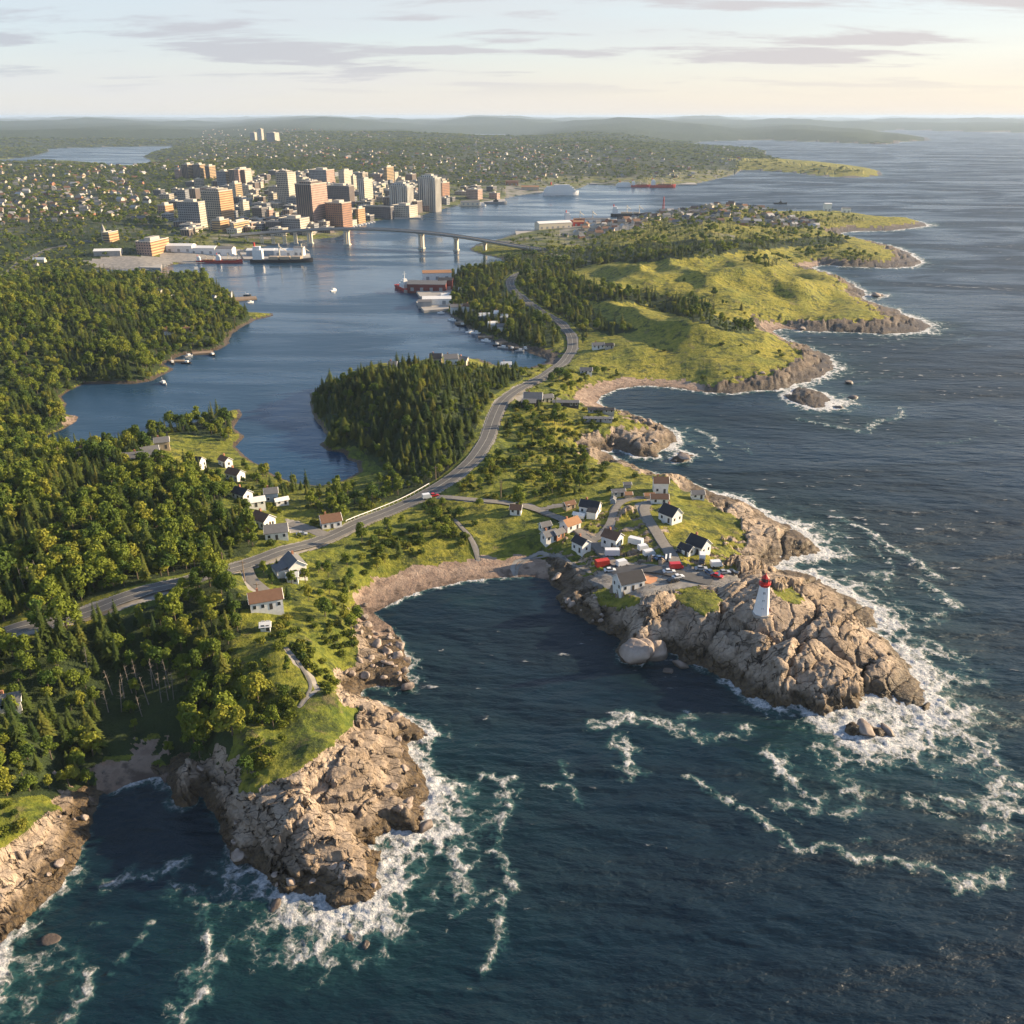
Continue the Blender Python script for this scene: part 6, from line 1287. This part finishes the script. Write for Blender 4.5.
# ---------------------------------------------------------------- boulders along the shore
bm_, nd, lk, b = newmat('boulder_granite')
t1 = tex(nd, lk, 'noise', .5, detail=6, rough=.65); pg = nd.new('ShaderNodeNewGeometry'); sz = nd.new('ShaderNodeSeparateXYZ'); lk.new(pg.outputs['Position'], sz.inputs[0])
c = mixc(nd, lk, ramp(nd, lk, t1.outputs['Fac'], .3, .7), (.20, .155, .125), (.42, .345, .29))
wf_ = ramp(nd, lk, mth(nd, lk, 'MULTIPLY_ADD', t1.outputs['Fac'], -2.0, sz.outputs['Z']), -.3, .9, 1.0, 0.0)
lk.new(mixc(nd, lk, mth(nd, lk, 'MULTIPLY', wf_, .85), c, (.055, .04, .028)), b.inputs['Base Color']); lk.new(ramp(nd, lk, wf_, 0, 1, .85, .4), b.inputs['Roughness'])
bpn = bump(nd, lk, b, t1.outputs['Fac'], .8, .7); lk.new(bpn.outputs[0], b.inputs['Normal'])
BOULD = []
for s in range(6):
    nlat, nlon = 20, 28; th = np.linspace(0, math.pi, nlat)[:, None]; ph = np.arange(nlon)[None, :]*2*math.pi/nlon
    x = np.sin(th)*np.cos(ph); y = np.sin(th)*np.sin(ph); z = np.cos(th)+0*ph
    rg_ = np.random.default_rng(40+s); pn = rg_.normal(size=(13, 3)); pn /= np.linalg.norm(pn, axis=1)[:, None]; pd_ = rg_.uniform(.62, 1.0, 13)
    dots = np.stack([(x*n_[0]+y*n_[1]+z*n_[2]).clip(1e-3)/d_ for n_, d_ in zip(pn, pd_)]); rad = 1/np.maximum((dots**9).sum(0)**(1/9), .8)
    rad = rad*(1+.07*fbm(x*3+s, z*3+y*2, 3, off=s))
    P = np.stack([x*rad*1.2, y*rad*.9, z*rad*.78], -1).reshape(-1, 3)
    i = (np.arange(nlat-1)[:, None]*nlon+np.arange(nlon)[None, :]); j = (np.arange(nlat-1)[:, None]*nlon+(np.arange(nlon)+1)[None, :] % nlon)
    Fq = np.stack([i.ravel(), (i+nlon).ravel(), (j+nlon).ravel(), j.ravel()], 1); BOULD.append(mesh_obj('boulder', P, Fq, bm_, smooth=True, link=False).data)
def boulder(px, py, r_, label, group=None, sq=1.0, dz=0.0):
    X, Y, ZZ = hit(px, py); o = bpy.data.objects.new('boulder', BOULD[bl.randrange(6)]); ROOT.objects.link(o); o.location = (X[0], Y[0], max(ZZ[0], 0)+r_*.12+dz); o.scale = (r_, r_*bl.uniform(.75, 1), r_*sq); o.rotation_euler = (bl.uniform(-.2, .2), bl.uniform(-.2, .2), bl.uniform(0, 6.28)); tag(o, label, 'boulder', group); return o
for a in ((632,656,4.6,'big rounded grey boulder, left one of three below the headland village',1.3),(645,655,4.0,'big rounded grey boulder, middle one of three below the headland village',1.4),(656,655,4.2,'big rounded grey boulder, right one of three below the headland village',1.3),
  (865,731,3.0,'long brown rock awash in the foam off the lighthouse point',.6),(888,733,2.4,'smaller brown rock right of the long rock in the foam',.6),(50,941,1.6,'orange-brown rock ringed by surf at the lower left',.35),(350,938,1.3,'dark rock in the surf below the foreground cliff',.5),(366,945,1.0,'smaller dark rock in the surf right of its neighbour below the cliff',.5),(276,905,1.5,'wet dark rock at the left foot of the foreground cliff',.6),(425,828,2.4,'brown rock in the surf right of the foreground cliff',.6),
  (680,665,2.6,'dark rock awash just below the three big boulders',.5),(668,672,1.8,'small dark rock awash left below the lighthouse rocks',.5),(408,688,2.2,'dark rock at the tip of the rubble shore',.5),(803,330,3,'dark rock off the green cape',.5),(876,296,6,'flat dark skerry off the second green cape',.35),(853,398,3,'black rock in the foam off the small island',.5),(838,408,3,'low rock at the tail of the small island',.5),(849,383,2.5,'single rock standing in the water beside the cape',.6),(683,458,3,'round rock in the surf of the middle bay',.6)):
    boulder(a[0], a[1], a[2], a[3], None, a[4])
SH = [([(168,790),(172,806),(196,806),(206,812),(228,845),(235,866),(266,877),(302,900),(350,907),(384,889),(378,862),(399,833),(426,815),(427,785),(412,756),(428,735),(396,713),(362,697)], 60, 'at the foot of the foreground cliff', 'boulders of the foreground cliff', 4),
 ([(366,690),(395,686),(414,664),(398,640),(382,620),(374,613)], 120, 'in the rubble shore between the cliff and the sandy beach', 'boulders of the rubble shore', 9),
 ([(55,893),(84,852),(96,815),(102,797)], 26, 'along the left side of the small cove', 'boulders of the cove', 5),
 ([(548,580),(562,607),(595,624),(618,640)], 30, 'on the shore between beach and village', 'boulders below the village', 4),
 ([(616,450),(658,458),(680,442),(655,424),(622,411)], 40, 'on the rocky point of the middle bay', 'boulders of the middle point', 7),
 ([(779,391),(824,377),(838,368),(812,349)], 30, 'on the cape of the green hills', 'boulders of the green cape', 9)]
for pts, n, ph, g, wdt in SH:
    p = W2(pts); s = np.concatenate([[0], np.cumsum(np.hypot(*np.diff(p, axis=0).T))])
    for k in range(n):
        t = bl.uniform(0, s[-1]); x = np.interp(t, s, p[:, 0])+bl.gauss(0, wdt); y = np.interp(t, s, p[:, 1])+bl.gauss(0, wdt); zz_ = float(ground_z(x, y))
        if zz_ > 7 or zz_ < .15: continue
        r_ = bl.choice([.5, .6, .8, .9, 1.2, 1.7]); o = bpy.data.objects.new('boulder', BOULD[bl.randrange(6)]); ROOT.objects.link(o); o.location = (x, y, max(zz_, -.4)+r_*.1); o.scale = (r_, r_*bl.uniform(.7, 1), r_*bl.uniform(.7, 1.1)); o.rotation_euler = (bl.uniform(-.4, .4), bl.uniform(-.4, .4), bl.uniform(0, 6.28)); tag(o, ('large' if r_ > 1.4 else 'small')+' granite boulder '+ph, 'boulder', ('large ' if r_ > 1.4 else 'small ')+g)

# ---------------------------------------------------------------- air: one closed box of even haze round everything
hm = bpy.data.materials.new('haze'); hm.use_nodes = True; hn = hm.node_tree.nodes; hl = hm.node_tree.links; hn.clear()
ho = hn.new('ShaderNodeOutputMaterial'); pv_ = hn.new('ShaderNodeVolumePrincipled'); hl.new(pv_.outputs[0], ho.inputs['Volume'])
pv_.inputs['Color'].default_value = (0.60, 0.77, 1.0, 1); pv_.inputs['Density'].default_value = 4.2e-5; pv_.inputs['Anisotropy'].default_value = 0.1
hb_ = [(-95000,-95000,-8),(95000,-95000,-8),(95000,95000,-8),(-95000,95000,-8),(-95000,-95000,186),(95000,-95000,186),(95000,95000,186),(-95000,95000,186)]
hz_ = mesh_obj('haze', hb_, [(0,3,2,1),(4,5,6,7),(0,1,5,4),(1,2,6,5),(2,3,7,6),(3,0,4,7)], hm); tag(hz_, kind='stuff')
hz_['label'] = 'thin pale haze of sea air over the coast and city'; hz_['category'] = 'haze'
